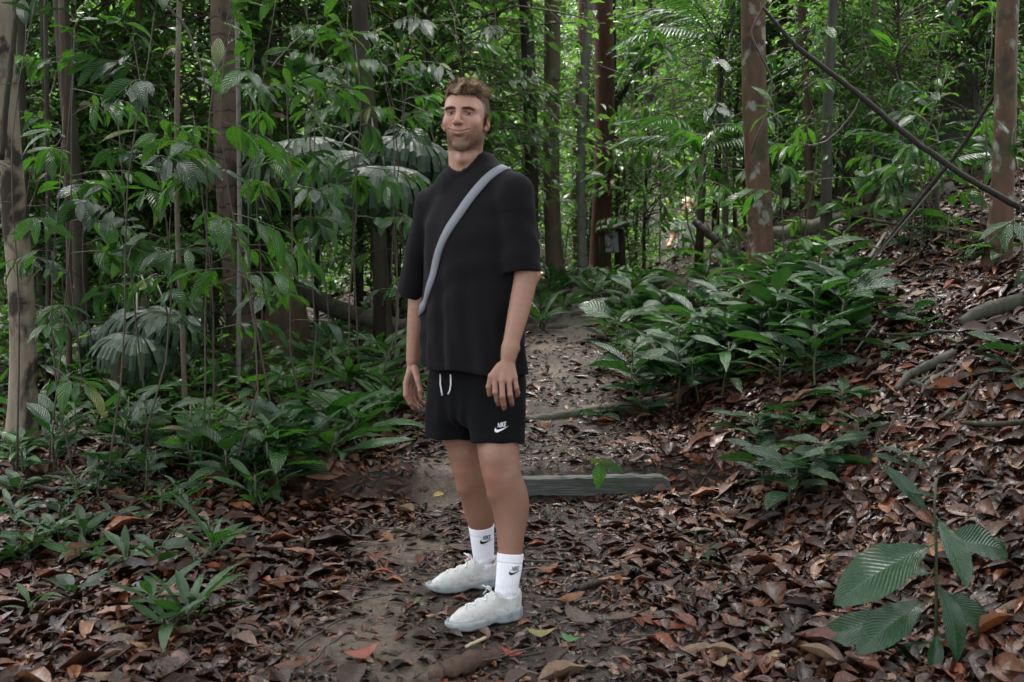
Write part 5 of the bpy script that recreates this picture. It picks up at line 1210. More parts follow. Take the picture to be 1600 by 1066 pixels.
# left foreground
for k, (px, py, L, n) in enumerate([(300, 980, .17, 10), (335, 875, .17, 9), (410, 800, .15, 8), (195, 900, .13, 7), (130, 880, .13, 7), (55, 860, .13, 8), (20, 880, .12, 6), (240, 960, .12, 7), (55, 965, .10, 5), (120, 945, .10, 5),
                                    (265, 1000, .11, 6), (40, 745, .14, 7), (95, 700, .16, 9), (150, 690, .16, 9), (200, 720, .14, 8), (255, 690, .15, 9), (310, 680, .15, 9), (350, 690, .15, 8), (400, 720, .13, 7), (430, 740, .13, 6), (20, 700, .15, 8), (330, 640, .16, 8), (390, 640, .16, 9), (280, 650, .16, 8),
                                    (230, 640, .16, 9), (120, 650, .15, 8), (60, 660, .16, 9), (180, 655, .15, 9), (420, 690, .14, 8), (310, 740, .12, 6), (230, 750, .12, 6)]):
    q = hit(px, py); rosette(q[0], q[1], 'lance' if k < 4 or k % 3 else 'glossy', n, L * 1.35 if k < 4 else L * 1.45, 'small lance-leaved plant', up=1.1 if k < 4 else .75, seed=400 + k, stem_h=.05 + .1 * (k > 10), name='low_plant')
r = np.random.default_rng(31)
for k in range(46):
    px, py = r.uniform(-10, 470), r.uniform(600, 770); q = hit(px, py + 20); rosette(q[0], q[1], ('lance', 'glossy', 'sapling')[k % 3], int(r.integers(7, 12)), r.uniform(.17, .25), 'leafy ground plant', up=r.uniform(.5, 1.0), seed=800 + k, stem_h=r.uniform(.08, .38), name='leafy_plant')
for k in range(18):
    px, py = r.uniform(-10, 430), r.uniform(690, 800); q = hit(px, py + 15); rosette(q[0], q[1], ('glossy', 'lance')[k % 2], int(r.integers(6, 10)), r.uniform(.14, .2), 'dark leafy ground plant', up=r.uniform(.4, .9), seed=940 + k, stem_h=r.uniform(.05, .2), name='leafy_plant')
for k in range(16):
    px, py = r.uniform(-10, 330), r.uniform(790, 900); q = hit(px, py + 20); rosette(q[0], q[1], ('lance', 'glossy')[k % 2], int(r.integers(5, 9)), r.uniform(.11, .17), 'small dark ground plant', up=r.uniform(.4, .9), seed=850 + k, stem_h=r.uniform(.03, .1), name='small_plant')
for k in range(26):
    px, py = r.uniform(960, 1340), r.uniform(420, 560); q = hit(px, py + 45); rosette(q[0], q[1], ('glossy', 'lance')[k % 2], int(r.integers(10, 15)), r.uniform(.22, .30), 'wet glossy-leaved bank plant', up=r.uniform(.4, .8), seed=880 + k, stem_h=r.uniform(.15, .4), name='bank_plant')
for k in range(9):
    px, py = r.uniform(1180, 1600), r.uniform(345, 430); q = hit(px, py + 15); rosette(q[0], q[1], ('glossy', 'sapling')[k % 2], int(r.integers(6, 10)), r.uniform(.16, .22), 'leafy bank-top plant', up=r.uniform(.4, .9), seed=910 + k, stem_h=r.uniform(.1, .4), name='leafy_plant')
# mid right glossy plants on the bank face and seedlings
for k, (px, py, L, n, h) in enumerate([(1230, 800, .17, 11, .22), (1200, 770, .15, 8, .18), (1270, 770, .16, 9, .16), (1175, 690, .16, 8, .12), (1250, 690, .14, 7, .10), (1310, 640, .13, 7, .08), (1290, 740, .14, 7, .14), (1190, 730, .13, 6, .14), (1420, 500, .15, 8, .06), (1390, 560, .12, 6, .08), (1445, 520, .12, 6, .05), (940, 655, .13, 6, .04), (1010, 655, .14, 6, .06), (1340, 690, .12, 6, .08), (1580, 560, .15, 6, .05), (1590, 600, .14, 5, .04)]):
    q = hit(px, py); rosette(q[0], q[1], 'glossy', n + 3, L * 1.35, 'dark wet glossy plant', up=.35, seed=500 + k, stem_h=h, name='glossy_plant')
for k, (px, py, L, n, h) in enumerate([(1100, 895, .085, 6, .09), (1085, 850, .06, 4, .06), (1118, 938, .05, 4, .04), (1000, 775, .05, 4, .03), (1420, 745, .14, 5, .1), (1250, 850, .05, 3, .04), (860, 805, .04, 3, .02)]):
    q = hit(px, py); rosette(q[0], q[1], 'glossy', n, L, 'tiny bright seedling', up=.4, seed=560 + k, stem_h=h, name='seedling', cat='seedling')
def step_seedling():
    q = P(939, 758, 5.36); q[2] = gz(q[0], q[1] - .08) ; q[1] -= .06
    o = thing('seedling', 'little seedling with one hanging leaf against the timber step', 'seedling', q)
    mb = MB(); top = P(938, 722, 5.3) - q; add_tube(mb, bend((0, 0, -.02), top, 5), .0025, 5); link('stem', mb.mesh('stem'), STEM, o)
    for (x1, y1, s) in ((935, 766, 1), (922, 718, 0), (958, 722, 0), (975, 738, 2)):
        d = P(x1, y1, 5.26) - q - top; link('leaf', SH['sapling'][s], None, o, basis(d, Z * .4 + np.array((0, -1.0, 0)), np.linalg.norm(d), top, 0, 1.3))
step_seedling()

# saplings with big leaves: (stem foot x, depth, crown px, crown py, branches, leaf length, twig length, leaves per twig)
r = np.random.default_rng(77)
SAPS = [
    (150, 5.4, 240, 30, 7, .19, .55, 6, 'upper left'), (300, 5.6, 330, 130, 6, .18, .5, 6, ''), (420, 5.9, 395, 120, 6, .17, .5, 7, ''), (60, 5.9, 120, 130, 7, .16, .6, 7, ''),
    (230, 6.4, 180, 190, 8, .17, .6, 7, ''), (330, 6.6, 300, 215, 8, .17, .6, 7, ''), (480, 6.6, 490, 130, 7, .16, .6, 7, ''), (560, 7.0, 560, 110, 8, .17, .65, 8, ''), (610, 7.4, 590, 30, 8, .18, .8, 8, ''),
    (520, 7.6, 480, 40, 7, .18, .7, 7, ''), (400, 7.6, 430, 20, 7, .18, .7, 7, ''), (120, 7.2, 110, 50, 8, .17, .7, 7, ''), (40, 7.4, 50, 260, 6, .16, .5, 7, ''), (170, 7.6, 130, 370, 6, .15, .5, 6, ''),
    (260, 7.4, 265, 380, 7, .17, .5, 6, ''), (330, 8.0, 330, 420, 6, .16, .5, 6, ''), (90, 8.0, 100, 470, 6, .15, .5, 6, ''), (230, 8.0, 230, 510, 6, .15, .4, 6, ''),
    (350, 5.2, 360, 60, 6, .19, .5, 6, ''), (210, 5.8, 215, 95, 6, .18, .5, 6, ''), (470, 6.2, 455, 165, 6, .17, .5, 6, ''), (590, 6.8, 600, 160, 6, .17, .5, 7, ''), (540, 7.2, 540, 50, 7, .17, .6, 8, ''), (620, 8.0, 625, 130, 6, .16, .6, 8, ''), (10, 5.8, 60, 40, 5, .18, .45, 5, ''), (100, 5.6, 95, 210, 5, .17, .4, 6, ''), (640, 9.0, 650, 60, 7, .16, .8, 8, ''), (700, 9.5, 710, 60, 7, .16, .8, 8, ''), (760, 10.0, 770, 60, 7, .15, .8, 8, ''),
    (1230, 7.4, 1215, 220, 4, .20, .3, 3, ''), (1160, 9.2, 1100, 200, 8, .19, .9, 8, ''), (1090, 10.6, 1050, 150, 8, .19, .9, 8, ''), (1140, 10.0, 1130, 90, 8, .2, .9, 8, ''), (1110, 8.9, 1125, 330, 4, .2, .3, 4, ''),
    (1260, 8.4, 1250, 60, 6, .17, .6, 6, ''), (1400, 8.0, 1395, 130, 6, .16, .6, 6, ''), (1430, 7.2, 1480, 90, 5, .16, .5, 6, ''), (1450, 7.4, 1470, 215, 6, .17, .5, 6, ''), (1480, 7.4, 1420, 245, 6, .16, .5, 6, ''),
    (1530, 7.2, 1545, 60, 5, .16, .5, 6, ''), (1590, 5.9, 1590, 290, 4, .18, .4, 4, ''), (1250, 8.8, 1245, 330, 6, .16, .5, 5, ''), (1340, 8.8, 1350, 60, 6, .16, .6, 6, ''), (1580, 7.6, 1580, 170, 5, .16, .5, 6, ''), (1390, 9.0, 1400, 300, 5, .15, .5, 5, ''),
    (1010, 12.0, 1010, 260, 7, .18, .8, 8, ''), (985, 13, 985, 180, 7, .17, .9, 8, ''), (1030, 13.4, 1040, 60, 7, .18, .9, 8, ''), (640, 8.2, 640, 330, 5, .15, .4, 6, ''), (880, 14.5, 885, 120, 6, .17, .9, 8, ''),
]
for k, (fx, Y, cx, cy, nb, L, bl, per, _) in enumerate(SAPS):
    x = (fx - 800) / FPX * Y
    desc = 'big-leaved sapling' if L >= .17 else 'leafy understory sapling'
    lo = gz(x, Y); top = P(cx, cy - 40, Y)
    h0 = max(.25, 1 - 1.35 / max(1.5, top[2] - lo))
    sprig(x, Y, top, 'sapling' if k % 4 else 'glossy', nb, L, desc, seed=700 + k, blen=bl, per=per, h0=h0, rad=.003 + .0005 * Y)

# fan palms with drooping fronds
def fan_frond(seed, R=.75, seg=26, droop=.9):
    rg = np.random.default_rng(seed); mb = MB(); n = 7
    for i in range(seg):
        a = math.radians(-125 + 250 * i / (seg - 1)); d = np.array((math.cos(a), math.sin(a), 0)); L = R * (1 - .25 * abs(a) / 2.2) * rg.uniform(.92, 1.06)
        t = np.linspace(0.03, 1, n); side = np.array((-d[1], d[0], 0)); w = .5 * R * .08 * np.minimum(1, t * 2.2) * np.clip((1.06 - t) * 2.2, .08, 1)
        dr = droop * rg.uniform(.8, 1.2)
        # bend over: beyond half its length the segment hangs
        ang = np.cumsum(np.r_[0, np.full(n - 1, dr * 1.7 / (n - 1)) * np.linspace(.2, 1.7, n - 1)])
        st = np.diff(np.r_[0, t]) * L; cx_ = np.cumsum(st * np.cos(ang)); cz = -np.cumsum(st * np.sin(ang))
        c = d[None] * cx_[:, None] + Z[None] * cz[:, None]
        v = np.concatenate([c + side * w[:, None] - Z * .0, c + Z * (w * .45)[:, None], c - side * w[:, None]]); k = np.arange(n - 1)
        f = np.concatenate([np.stack([k, k + 1, k + n + 1, k + n], -1), np.stack([k + n, k + n + 1, k + 2 * n + 1, k + 2 * n], -1)])
        mb.add(v, f)
    return mb.mesh('blade', smooth=False)
FR = [fan_frond(i, droop=d) for i, d in enumerate((1.15, 1.35, 1.5))]
for m in FR: m.materials.append(ML['palm'])
def fan_palm(label, x, Y, crown_h, fronds, seed, s=1.0):
    rg = np.random.default_rng(seed); z = gz(x, Y); o = thing('fan_palm', label, 'palm', (x, Y, z)); mb = MB()
    add_tube(mb, [(0, 0, -.1), (0.02, 0, crown_h * .5), (0, 0, crown_h)], [.05, .045, .04], 9, wob=.1); link('trunk', mb.mesh('trunk'), BARK['dark'], o)
    for i, (px, py, dY) in enumerate(fronds):
        tip = P(px, py, Y + dY) - np.array((x, Y, z)); b = np.array((0, 0, crown_h)); q = bend(b, tip, 7, -.18)
        mb = MB(); add_tube(mb, q, np.linspace(.011, .007, 7), 6); fr = link('frond', mb.mesh('frond'), STEM, o)
        d = q[-1] - q[0]; d[2] = -.12 * np.hypot(d[0], d[1])
        link('blade', FR[i % 3], None, fr, basis(d, Z + .15 * rg.normal(0, 1, 3), s * rg.uniform(.9, 1.1), q[-1]))
    landmark('the ' + label.split(',')[0], P(fronds[0][0], fronds[0][1], Y))
fan_palm('tall fan palm, with drooping shiny fronds behind the left shoulder of the path', (590 - 800) / FPX * 8.6, 8.6, P(590, 250, 8.6)[2] - gz(-1.0, 8.6), [(470, 218, -.3), (530, 235, -.5), (640, 215, -.4), (668, 235, .2), (575, 190, .6), (600, 260, -.8), (440, 260, .3)], 1, .95)
fan_palm('low fan palm, with hanging pleated fronds in the left undergrowth', (215 - 800) / FPX * 7.6, 7.6, .75, [(230, 480, -.3), (262, 490, -.4), (180, 505, .2), (275, 470, .5), (215, 520, -.6)], 2, .8)
fan_palm('small fan palm, with arching fronds behind the broad ringed trunk', (400 - 800) / FPX * 9.8, 9.8, 1.9, [(392, 300, -.2), (420, 310, .2), (380, 330, -.4), (445, 300, .4)], 3, .7)

def pinnate(seed, L=1.3, pairs=26, ll=.3):
    rg = np.random.default_rng(seed); mb = MB(); n = 12; t = np.linspace(0, 1, n); path = np.stack([L * t * (1 - .12 * t), 0 * t, L * (.22 * t - .55 * t ** 2.2)], 1)
    add_tube(mb, path, np.linspace(.008, .002, n), 5)
    P0 = []; A = []
    for i in range(pairs):
        u = .18 + .82 * i / pairs; c = np.array([np.interp(u, t, path[:, k]) for k in range(3)])
        for sgn in (1, -1): P0.append(c); A.append(np.array((.55 + .3 * u, sgn, -.35 + rg.normal(0, .08))))
    LL = ll * np.sin(math.pi * np.linspace(.16, .93, pairs)).repeat(2) * rg.uniform(.9, 1.1, 2 * pairs)
    v, fl = leaf_cloud(np.array(P0), np.array(A), np.tile(Z, (2 * pairs, 1)) + rg.normal(0, .1, (2 * pairs, 3)), LL, LL * .13, droop=.35)
    base = mb.n; mb.v.append(v); mb.uv.append(np.zeros((len(v), 2))); mb.n += len(v); mb.f3.append(fl[0] + base); mb.f4.append(fl[1] + base)
    return mb.mesh('frond', smooth=False)
PF = [pinnate(i) for i in range(3)]
for m in PF: m.materials.append(ML['frond'])
def feather_palm(label, x, Y, h, n, seed, s=1.0):
    rg = np.random.default_rng(seed); z = gz(x, Y); o = thing('feather_palm', label, 'palm', (x, Y, z)); mb = MB(); add_tube(mb, [(0, 0, -.1), (.03, 0, h)], [.04, .03], 8, wob=.1); link('trunk', mb.mesh('trunk'), BARK['dark'], o)
    for i in range(n):
        a = i * 2.4 + rg.uniform(-.3, .3); link('frond', PF[i % 3], None, o, basis((math.cos(a), math.sin(a), rg.uniform(.2, .9)), Z, s * rg.uniform(.8, 1.15), (0, 0, h)))
for i, (px, py, Y, n, s, lab) in enumerate([(1115, 70, 11.5, 9, 1.0, 'feathery palm high above the walker in green'), (1090, 240, 10.2, 8, .8, 'feathery drooping palm above the walker in green'), (1380, 260, 9.4, 8, .7, 'feathery palm in front of the thick shaded trunk'),
                                            (560, 330, 11, 8, .8, 'feathery palm behind the fan palm fronds'), (215, 430, 8.4, 7, .6, 'small feathery palm above the low fan palm'), (1450, 270, 7.6, 7, .5, 'small feathery plant above the bank log'), (60, 330, 9, 8, .8, 'feathery palm behind the left edge trunk'),
                                            (700, 400, 12, 8, .9, 'feathery palm behind the back of the man'), (820, 330, 12.6, 7, .7, 'feathery palm beside the dark speckled trunk')]):
    x = (px - 800) / FPX * Y; feather_palm(lab, x, Y, P(px, py, Y)[2] - gz(x, Y), n, i, s)

# ------------------------------------------------------------------ leaf litter
LITTER = NT('dead_leaf'); t = LITTER
at_ = t.new('Attribute', attribute_name='tint').outputs['Color']; co = t.coord('Object'); nn = t.noise(60, 4, .6, co)
colr = t.mix(t.ramp(nn, [(.42, 0.0), (.7, .65)]), at_, (.018, .011, .008))
nb = t.bump(t.noise(90, 3, .6, co), .4, .006)
t.setb(Base_Color=colr, Roughness=t.ramp(t.noise(25, 3, .5, co), [(.38, .15), (.6, .55)]), Normal=nb); t.b.inputs['Specular IOR Level'].default_value = .32
PAL = np.array([(.105, .045, .026), (.15, .07, .04), (.075, .036, .025), (.055, .032, .025), (.20, .115, .065), (.12, .06, .045), (.09, .05, .034), (.045, .026, .02), (.24, .16, .10), (.15, .052, .026), (.17, .12, .10), (.10, .068, .058)])
def litter_template(curl, along, seed, n=5, cols=2):
    r = np.random.default_rng(seed); t = np.linspace(0, 1, n + 1); s = np.linspace(-1, 1, 2 * cols - 1 if cols < 2 else 2 * cols - 1)
    s = np.array((-1, -.5, .0, .5, 1.0))[::1 if cols > 1 else 2]; W = .21 * np.sin(math.pi * np.clip(t, .02, .985) ** .9) ** .8
    T, Sx = np.meshgrid(t, s, indexing='ij'); y = Sx * W[:, None]; z = curl * (np.abs(y) ** 1.5) * 3 + along * (T - .5) ** 2 + r.normal(0, .012, T.shape)
    v = np.stack([T - .5, y, z], -1).reshape(-1, 3); m = len(s); i, j = np.meshgrid(np.arange(n), np.arange(m - 1), indexing='ij'); a = (i * m + j).ravel()
    return v, np.stack([a, a + m, a + m + 1, a + 1], -1)
TPL = [litter_template(c, a, i, 4, 1) for i, (c, a) in enumerate([(.5, .25), (-.5, -.3), (1.2, .5), (.2, -.5), (-1.0, .4), (0.9, -.2)])]
def gnormal(x, y, e=.05):
    nx = -(ground(x + e, y) - ground(x - e, y)) / (2 * e); ny = -(ground(x, y + e) - ground(x, y - e)) / (2 * e)
    n = np.stack([nx, ny, np.ones_like(nx)], -1); return n / np.linalg.norm(n, axis=-1)[..., None]
def leaf_frames(x, y, ang, tilt, r):
    n = gnormal(x, y) + r.normal(0, 1, (len(x), 3)) * tilt[:, None]; n /= np.linalg.norm(n, axis=1)[:, None]
    h = np.stack([np.cos(ang), np.sin(ang), 0 * ang], 1); ax = h - n * np.sum(h * n, 1)[:, None]; ax /= np.linalg.norm(ax, axis=1)[:, None]
    return ax, np.cross(n, ax), n
def near_shoes(x, y):
    # shoes and trouser-free ankles stand clear of the litter
    return ((np.abs(x + .10) < .17) & (np.abs(y - 3.65 - .5 * (x + .1)) < .075)) | ((np.abs(x + .18) < .17) & (np.abs(y - 4.01 - .38 * (x + .18)) < .075))
def build_litter():
    r = np.random.default_rng(12); Ys = []; Xs = []
    for (y0, y1, n) in [(2.3, 4.2, 16500), (4.2, 6.2, 22000), (6.2, 9, 19000), (9, 14, 9000)]:
        y = r.uniform(y0, y1, n); x = y * r.uniform(-.53, .53, n); Ys.append(y); Xs.append(x)
    x, y = np.concatenate(Xs), np.concatenate(Ys)
    dens = 1 - .42 * path_mask(x, y); dens *= 1 - .75 * sand_mask(x, y); k = r.random(len(x)) < dens
    x, y = x[k], y[k]; n = len(x); pm = path_mask(x, y)
    L = np.exp(r.normal(math.log(.056), .45, n)); L *= 1 - .38 * pm; L = np.clip(L, .025, .19)
    drop = near_shoes(x, y); L[drop] = np.minimum(L[drop], .035)
    lift = r.uniform(.002, .035, n) * (1 - .8 * pm) * (~drop)
    ang = r.uniform(0, 6.283, n); tilt = (.08 + .17 * (1 - pm)) * r.uniform(.2, 1.2, n); tilt[drop] = .05; ax, ay, az = leaf_frames(x, y, ang, tilt, r)
    pos = np.stack([x, y, ground(x, y) + lift], 1); col = (PAL * np.array((1.22, .84, .64)))[r.integers(0, len(PAL), n)] * (.16 + .92 * r.random(n) ** 2.2)[:, None]
    grey = (r.random(n) < .2 + .3 * pm)[:, None]; g = col.mean(1, keepdims=True); col = np.where(grey, col * .55 + g * .45 * np.array((1.12, .97, .86)), col)
    V = []; F = []; C = []; off = 0; which = r.integers(0, len(TPL), n); wd = r.uniform(.75, 1.35, n)
    for i, (tv, tf) in enumerate(TPL):
        m = np.where(which == i)[0]
        if not len(m): continue
        v = pos[m][:, None] + L[m][:, None, None] * (tv[None, :, :1] * ax[m][:, None] + tv[None, :, 1:2] * ay[m][:, None] * wd[m][:, None, None] + tv[None, :, 2:] * az[m][:, None])
        V.append(v.reshape(-1, 3)); F.append((tf[None] + (np.arange(len(m)) * len(tv))[:, None, None] + off).reshape(-1, 4)); C.append(np.repeat(col[m], len(tv), 0)); off += len(m) * len(tv)
    o = link('leaf_litter', mesh_np('leaf_litter', np.concatenate(V), np.concatenate(F), col=np.concatenate(C)), LITTER.m); o['kind'] = 'stuff'; o['label'] = 'wet brown leaf litter covering the forest floor'
    # twigs and roots among the leaves
    mb = MB(); n = 420
    for i in range(n):
        yy = r.uniform(2.6, 8.5); xx = yy * r.uniform(-.5, .5); a = r.uniform(0, 6.28); ln = r.uniform(.05, .3); q = np.stack([xx + np.linspace(-.5, .5, 5) * ln * math.cos(a), yy + np.linspace(-.5, .5, 5) * ln * math.sin(a)], 1)
        if near_shoes(q[:, 0], q[:, 1]).any(): continue
        q += r.normal(0, .02 * ln, q.shape); add_tube(mb, np.column_stack([q, ground(q[:, 0], q[:, 1]) + .012 + r.uniform(0, .02)]), r.uniform(.0012, .0045), 5)
    o = link('twig_litter', mb.mesh('twig_litter'), TWIG); o['kind'] = 'stuff'; o['label'] = 'thin wet twigs scattered among the fallen leaves'
build_litter()

# the larger fallen leaves, one object each
CLS = [('red-brown', (.12, .036, .018)), ('dark brown', (.04, .021, .015)), ('tan', (.20, .13, .08)), ('grey-brown', (.085, .056, .042)), ('rust-orange', (.18, .056, .015)), ('brown', (.08, .042, .025))]
def dead_shape(c, a, seed):
    v, f = litter_template(c, a, seed, 6, 2); return v, f
DS = {}; LAST = [None]
def dead_mesh(cls, var, colour=None):
    k = (cls, var)
    if k not in DS:
        c, a = [(.35, .2), (-.5, -.3), (.9, .35), (-.6, .3), (.5, -.35)][var]; v, f = dead_shape(c, a, var + 31)
        base = np.array(colour if colour is not None else dict(CLS)[cls]); t = v[:, :1] + .5; mid = np.exp(-(v[:, 1:2] / .02) ** 2)
        cc = base * (1 + .12 * np.sin(t * 17)) * (1 - .35 * mid); DS[k] = mesh_np('fallen_leaf', v, f, col=cc); DS[k].materials.append(LITTER.m)
    return DS[k]
r = np.random.default_rng(99)
def dead_leaf(x, y, cls, L, ang, var, label=None, colour=None, group=None, sw=1.0, tilt=.12):
    ax, ay, az = leaf_frames(np.array([x]), np.array([y]), np.array([ang]), np.array([tilt]), r)
    M = basis(ax[0], az[0], L, (x, y, gz(x, y) + .028 + .02 * r.random()), 0, sw)
    o = link('fallen_leaf', dead_mesh(cls, var, colour), None, None, M); tag(o, label, 'leaf', group); LAST[0] = o; return o
n = 0
while n < 280:
    y = r.uniform(2.75, 6.8) ; x = y * r.uniform(-.5, .5)
    pm = float(path_mask(np.array(x), np.array(y)))
    if r.random() < .6 * pm or near_shoes(np.array(x), np.array(y)) or abs(x + .12) < .3 and abs(y - 3.85) < .32: continue
    cls = CLS[int(r.choice(6, p=[.24, .17, .16, .17, .1, .16]))][0]; big = r.random() < .3
    where = 'on the right bank' if x > 1.3 else 'on the trail floor' if abs(x - path_c(y)) < path_hw(y) else 'beside the trail on the left' if x < 0 else 'at the foot of the right bank'
    lab = f"{'large' if big else 'medium'} wet {cls} dead leaf lying {where}"
    dead_leaf(x, y, cls, r.uniform(.125, .18) if big else r.uniform(.08, .125), r.uniform(0, 6.28), int(r.integers(5)), lab, group=f'{cls} dead leaves in the litter', sw=r.uniform(.8, 1.3), tilt=.16 if pm < .5 else .06); n += 1
    later(bpy.data.objects[-1] if False else LAST[0], f"{'large' if big else 'small'} {cls} dead leaf", (x, y, gz(x, y)))
for (px, py, lab, c, L, a, sw) in [
        (685, 766, 'small yellow leaf on the trail behind the right leg', (.55, .42, .12), .055, .3, 1.1), (648, 692, 'small bright yellow leaf on the trail left of the shorts', (.6, .38, .02), .05, .1, .8),
        (515, 752, 'large pinkish-brown leaf lying curled left of the trail', (.30, .14, .10), .24, .4, 1.0), (515, 936, 'pale tan leaf lying flat on the mud', (.42, .29, .17), .085, -.2, .9),
        (600, 908, 'orange-red torn leaf on the trail beside the shoes', (.30, .085, .03), .09, .1, .7), (565, 1028, 'red-brown crumpled leaf on the mud in front', (.28, .08, .05), .12, .5, 1.3),
        (892, 1007, 'glossy green fallen leaf among brown ones in front', (.03, .15, .025), .075, -.5, 1.25), (845, 1000, 'yellow-green fallen leaf right of the near shoe', (.22, .19, .06), .1, 0, .8),
        (1146, 980, 'grey-green shiny upright fallen leaf right of centre', (.10, .14, .09), .08, 1.2, 1.2), (1195, 1003, 'small whitish-green fallen leaf near the ribbed sapling', (.16, .22, .15), .06, 1.3, 1.1),
        (1195, 1040, 'big tan folded leaf lying in the near right litter', (.30, .19, .10), .17, .9, 1.5), (1215, 900, 'curled orange-brown leaf roll on the bank foot', (.28, .12, .045), .16, .9, .8),
        (655, 955, 'yellow-green leaf trodden flat in front of the far shoe', (.13, .16, .05), .06, 1.0, .8), (690, 836, 'brown curved leaf beside a sandy patch', (.12, .06, .035), .08, .9, .6), (625, 848, 'long olive leaf lying on the sandy patch', (.06, .07, .03), .11, .05, .45),
        (470, 880, 'long tan-brown leaf left of the sandy patch', (.22, .11, .06), .17, -.4, .6), (180, 975, 'pinkish folded leaf in the left foreground', (.36, .19, .14), .12, .5, 1.0), (240, 1020, 'golden brown leaf in the left foreground corner', (.33, .19, .075), .15, .6, .9),
        (1392, 985, 'straw-coloured leaf standing under the ribbed sapling', (.36, .24, .14), .11, 1.1, .8), (960, 925, 'tan pair-shaped leaf below the dark stick', (.27, .16, .10), .12, .1, .8), (1050, 345 + 640, 'reddish curled leaf in the right litter', (.22, .06, .035), .13, -.3, .9), (800, 655 + 380, 'bright red leaf tip beside the near shoe log', (.30, .035, .02), .08, -.5, .6)]:
    q = hit(px, py); dead_leaf(q[0], q[1], lab, L, a, int(r.integers(5)), lab, colour=c, sw=sw, tilt=.06)

# ------------------------------------------------------------------ sticks and roots one can tell apart
def stick(lab, pts, rad, mat=TWIG, lift=.015, seed=0, name='fallen_stick', cat='stick', wob=.12):
    q = [hit(*p[:2]) + np.array((0, 0, lift + (p[2] if len(p) > 2 else 0))) for p in pts]; return log(name, lab, cat, q, rad, mat, 7, wob, seed)
stick('short black stick lying right of the shoes', [(905, 926), (945, 912), (985, 896)], [.012, .014, .013], BARK['dark'], seed=1)
stick('pale straw stick under the near shoe toe', [(728, 1018), (762, 1002)], [.005, .006], simple_mat('straw', (.4, .32, .2), .6), seed=2)
stick('broken brown log end in the bottom foreground', [(672, 1062), (720, 1046), (770, 1036)], [.03, .036, .03], BARK['brown'], seed=3)
stick('long thin twig lying in front of the left plants', [(120, 815), (200, 808), (280, 805), (330, 808)], [.005, .008, .008, .005], BARK['grey'], seed=4)
stick('black rotten stick at the left edge of the mud', [(395, 1000), (420, 990), (445, 986)], [.014, .018, .014], BARK['dark'], seed=5)
stick('curved brown stick beside the sandy patch', [(600, 815), (640, 806), (685, 812)], [.006, .009, .006], seed=6)
stick('thick dark root crossing the top of right bank', [(1500, 520), (1540, 498), (1600, 485)], [.03, .045, .05], BARK['grey_dark'], .05, 7, 'tree_root', 'root')
stick('grey root sloping down below the thick dark root', [(1535, 600), (1500, 640), (1470, 665)], [.014, .018, .014], BARK['grey_dark'], .03, 8, 'tree_root', 'root')
stick('forked root stump jutting from the right bank', [(1490, 565), (1460, 585), (1420, 600), (1400, 625)], [.02, .026, .02, .012], BARK['grey_dark'], .05, 9, 'tree_root', 'root')
stick('thin bare root hanging on the bank face', [(1480, 540), (1520, 560), (1560, 555)], [.01, .012, .01], BARK['grey_dark'], .04, 10, 'tree_root', 'root')
stick('black bent twig lying across the upper bank litter', [(1330, 372, .12), (1400, 384, .1), (1490, 396, .08)], [.009, .012, .009], BARK['dark'], .05, 11)
stick('pale leaning cane on the bank under the log', [(1342, 440, .02), (1385, 395, .12)], [.012, .011], BARK['grey'], .03, 12)
stick('straw-coloured cane lying on top of the bank', [(1400, 430), (1445, 395), (1480, 370)], [.007, .008, .006], simple_mat('dry_cane', (.26, .19, .12), .6), .04, 13)
stick('second straw-coloured cane crossing the bank top', [(1440, 366, .03), (1500, 378, .03), (1545, 384, .02)], [.008, .009, .006], simple_mat('dry_cane_dark', (.2, .14, .09), .6), .05, 14)
stick('thin twig in the litter right of the trail', [(1010, 940), (1060, 955), (1130, 962)], [.004, .005, .003], seed=15)
stick('wiry dark twig over the bank under the clump', [(1220, 630), (1270, 600), (1300, 570)], [.004, .005, .004], seed=16)
stick('thin bare twig on the bank left of the roots', [(1335, 570, .05), (1370, 530, .08)], [.004, .005], BARK['grey'], .02, 17)
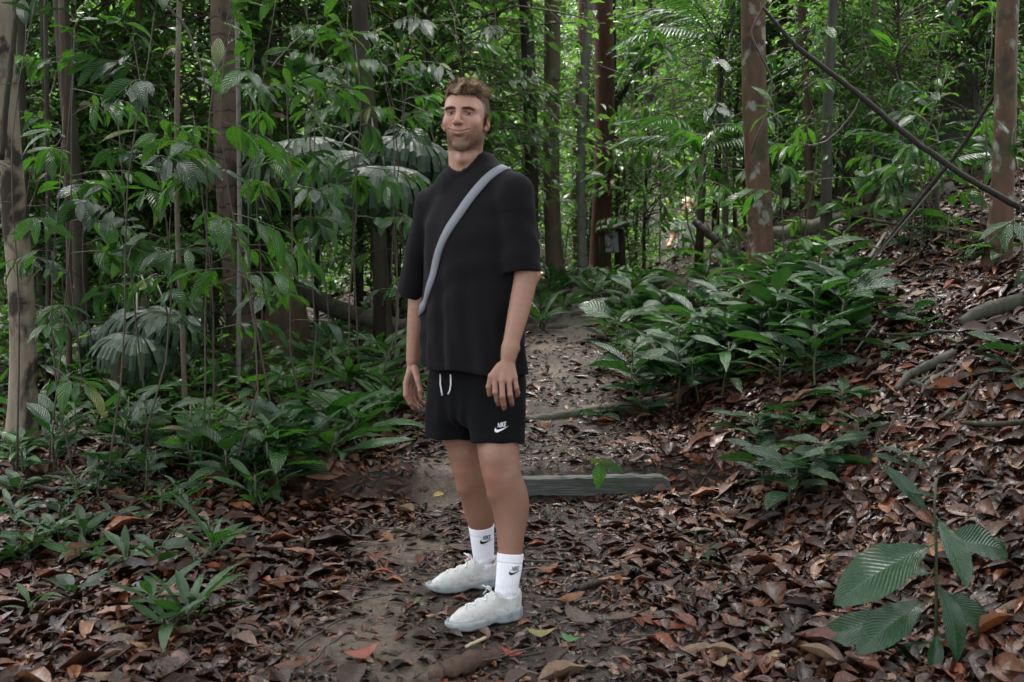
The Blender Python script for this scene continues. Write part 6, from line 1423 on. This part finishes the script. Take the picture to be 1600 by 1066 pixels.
stick('dark rotten branch across the litter right of the step', [(965, 785), (1010, 775), (1050, 765)], [.012, .016, .012], BARK['dark'], seed=18)
stick('long dark twig in the near litter', [(806, 1035), (840, 1028), (885, 1018)], [.004, .005, .004], BARK['dark'], seed=19)
r = np.random.default_rng(44)
for k in range(22):
    px, py = (r.uniform(1340, 1600), r.uniform(480, 690)) if k < 16 else (r.uniform(0, 200), r.uniform(740, 840))
    a = r.uniform(-.6, .9); ln = r.uniform(50, 130); pts = [(px, py), (px + ln * .4 * math.cos(a) + r.normal(0, 8), py - ln * .4 * math.sin(a) + r.normal(0, 6)), (px + ln * .75 * math.cos(a), py - ln * .7 * math.sin(a) + r.normal(0, 8)), (px + ln * math.cos(a), py - ln * math.sin(a))]
    o = stick(None, pts, np.array((.5, 1, .9, .45)) * r.uniform(.006, .017), BARK[('grey_dark', 'dark', 'black')[k % 3]], r.uniform(.02, .06), 40 + k, 'tree_root' if k % 2 else 'fallen_stick', 'root' if k % 2 else 'stick', .15)
    later(o, ('bare dark root' if k % 2 else 'wet dark stick'), o.location)
# rotten stumps in the left undergrowth
def stump(lab, px, py, Y, w, h, seed):
    b = P(px, py, Y); b[2] = gz(b[0], Y); rg = np.random.default_rng(seed); o = thing('rotten_stump', lab, 'stump', b); mb = MB(); hh = np.array((-.15, 0, .1, .3, .6, .85, 1.0)) * h
    v, f, tri = tube(np.stack([.03 * np.sin(hh * 5), 0 * hh, hh], 1), w * (1 + .5 * np.exp(-np.maximum(hh, 0) / .12) - .12 * hh), 20, True, .16, seed); k = np.arange(len(v)); top = v[:, 2] > h * .9; v[top, 2] += rg.uniform(-.25, .12, top.sum()) * h
    mb.add(v, f); mb.f3.append(tri); link('trunk', mb.mesh('trunk'), bark_mat('rotten_wood_%d' % seed, (.03, .019, .013), (.075, .042, .027), (.13, .062, .035), 6, .6, .6), o)
    landmark('the ' + lab.split(',')[0], b + Z * h * .5)
stump('dark mossy stump, wide and under the leaning grey log', 435, 590, 8.6, .2, .62, 1)
stump('short reddish stump, rotting in the left undergrowth', 193, 660, 7.4, .075, .5, 2)
settle_labels()
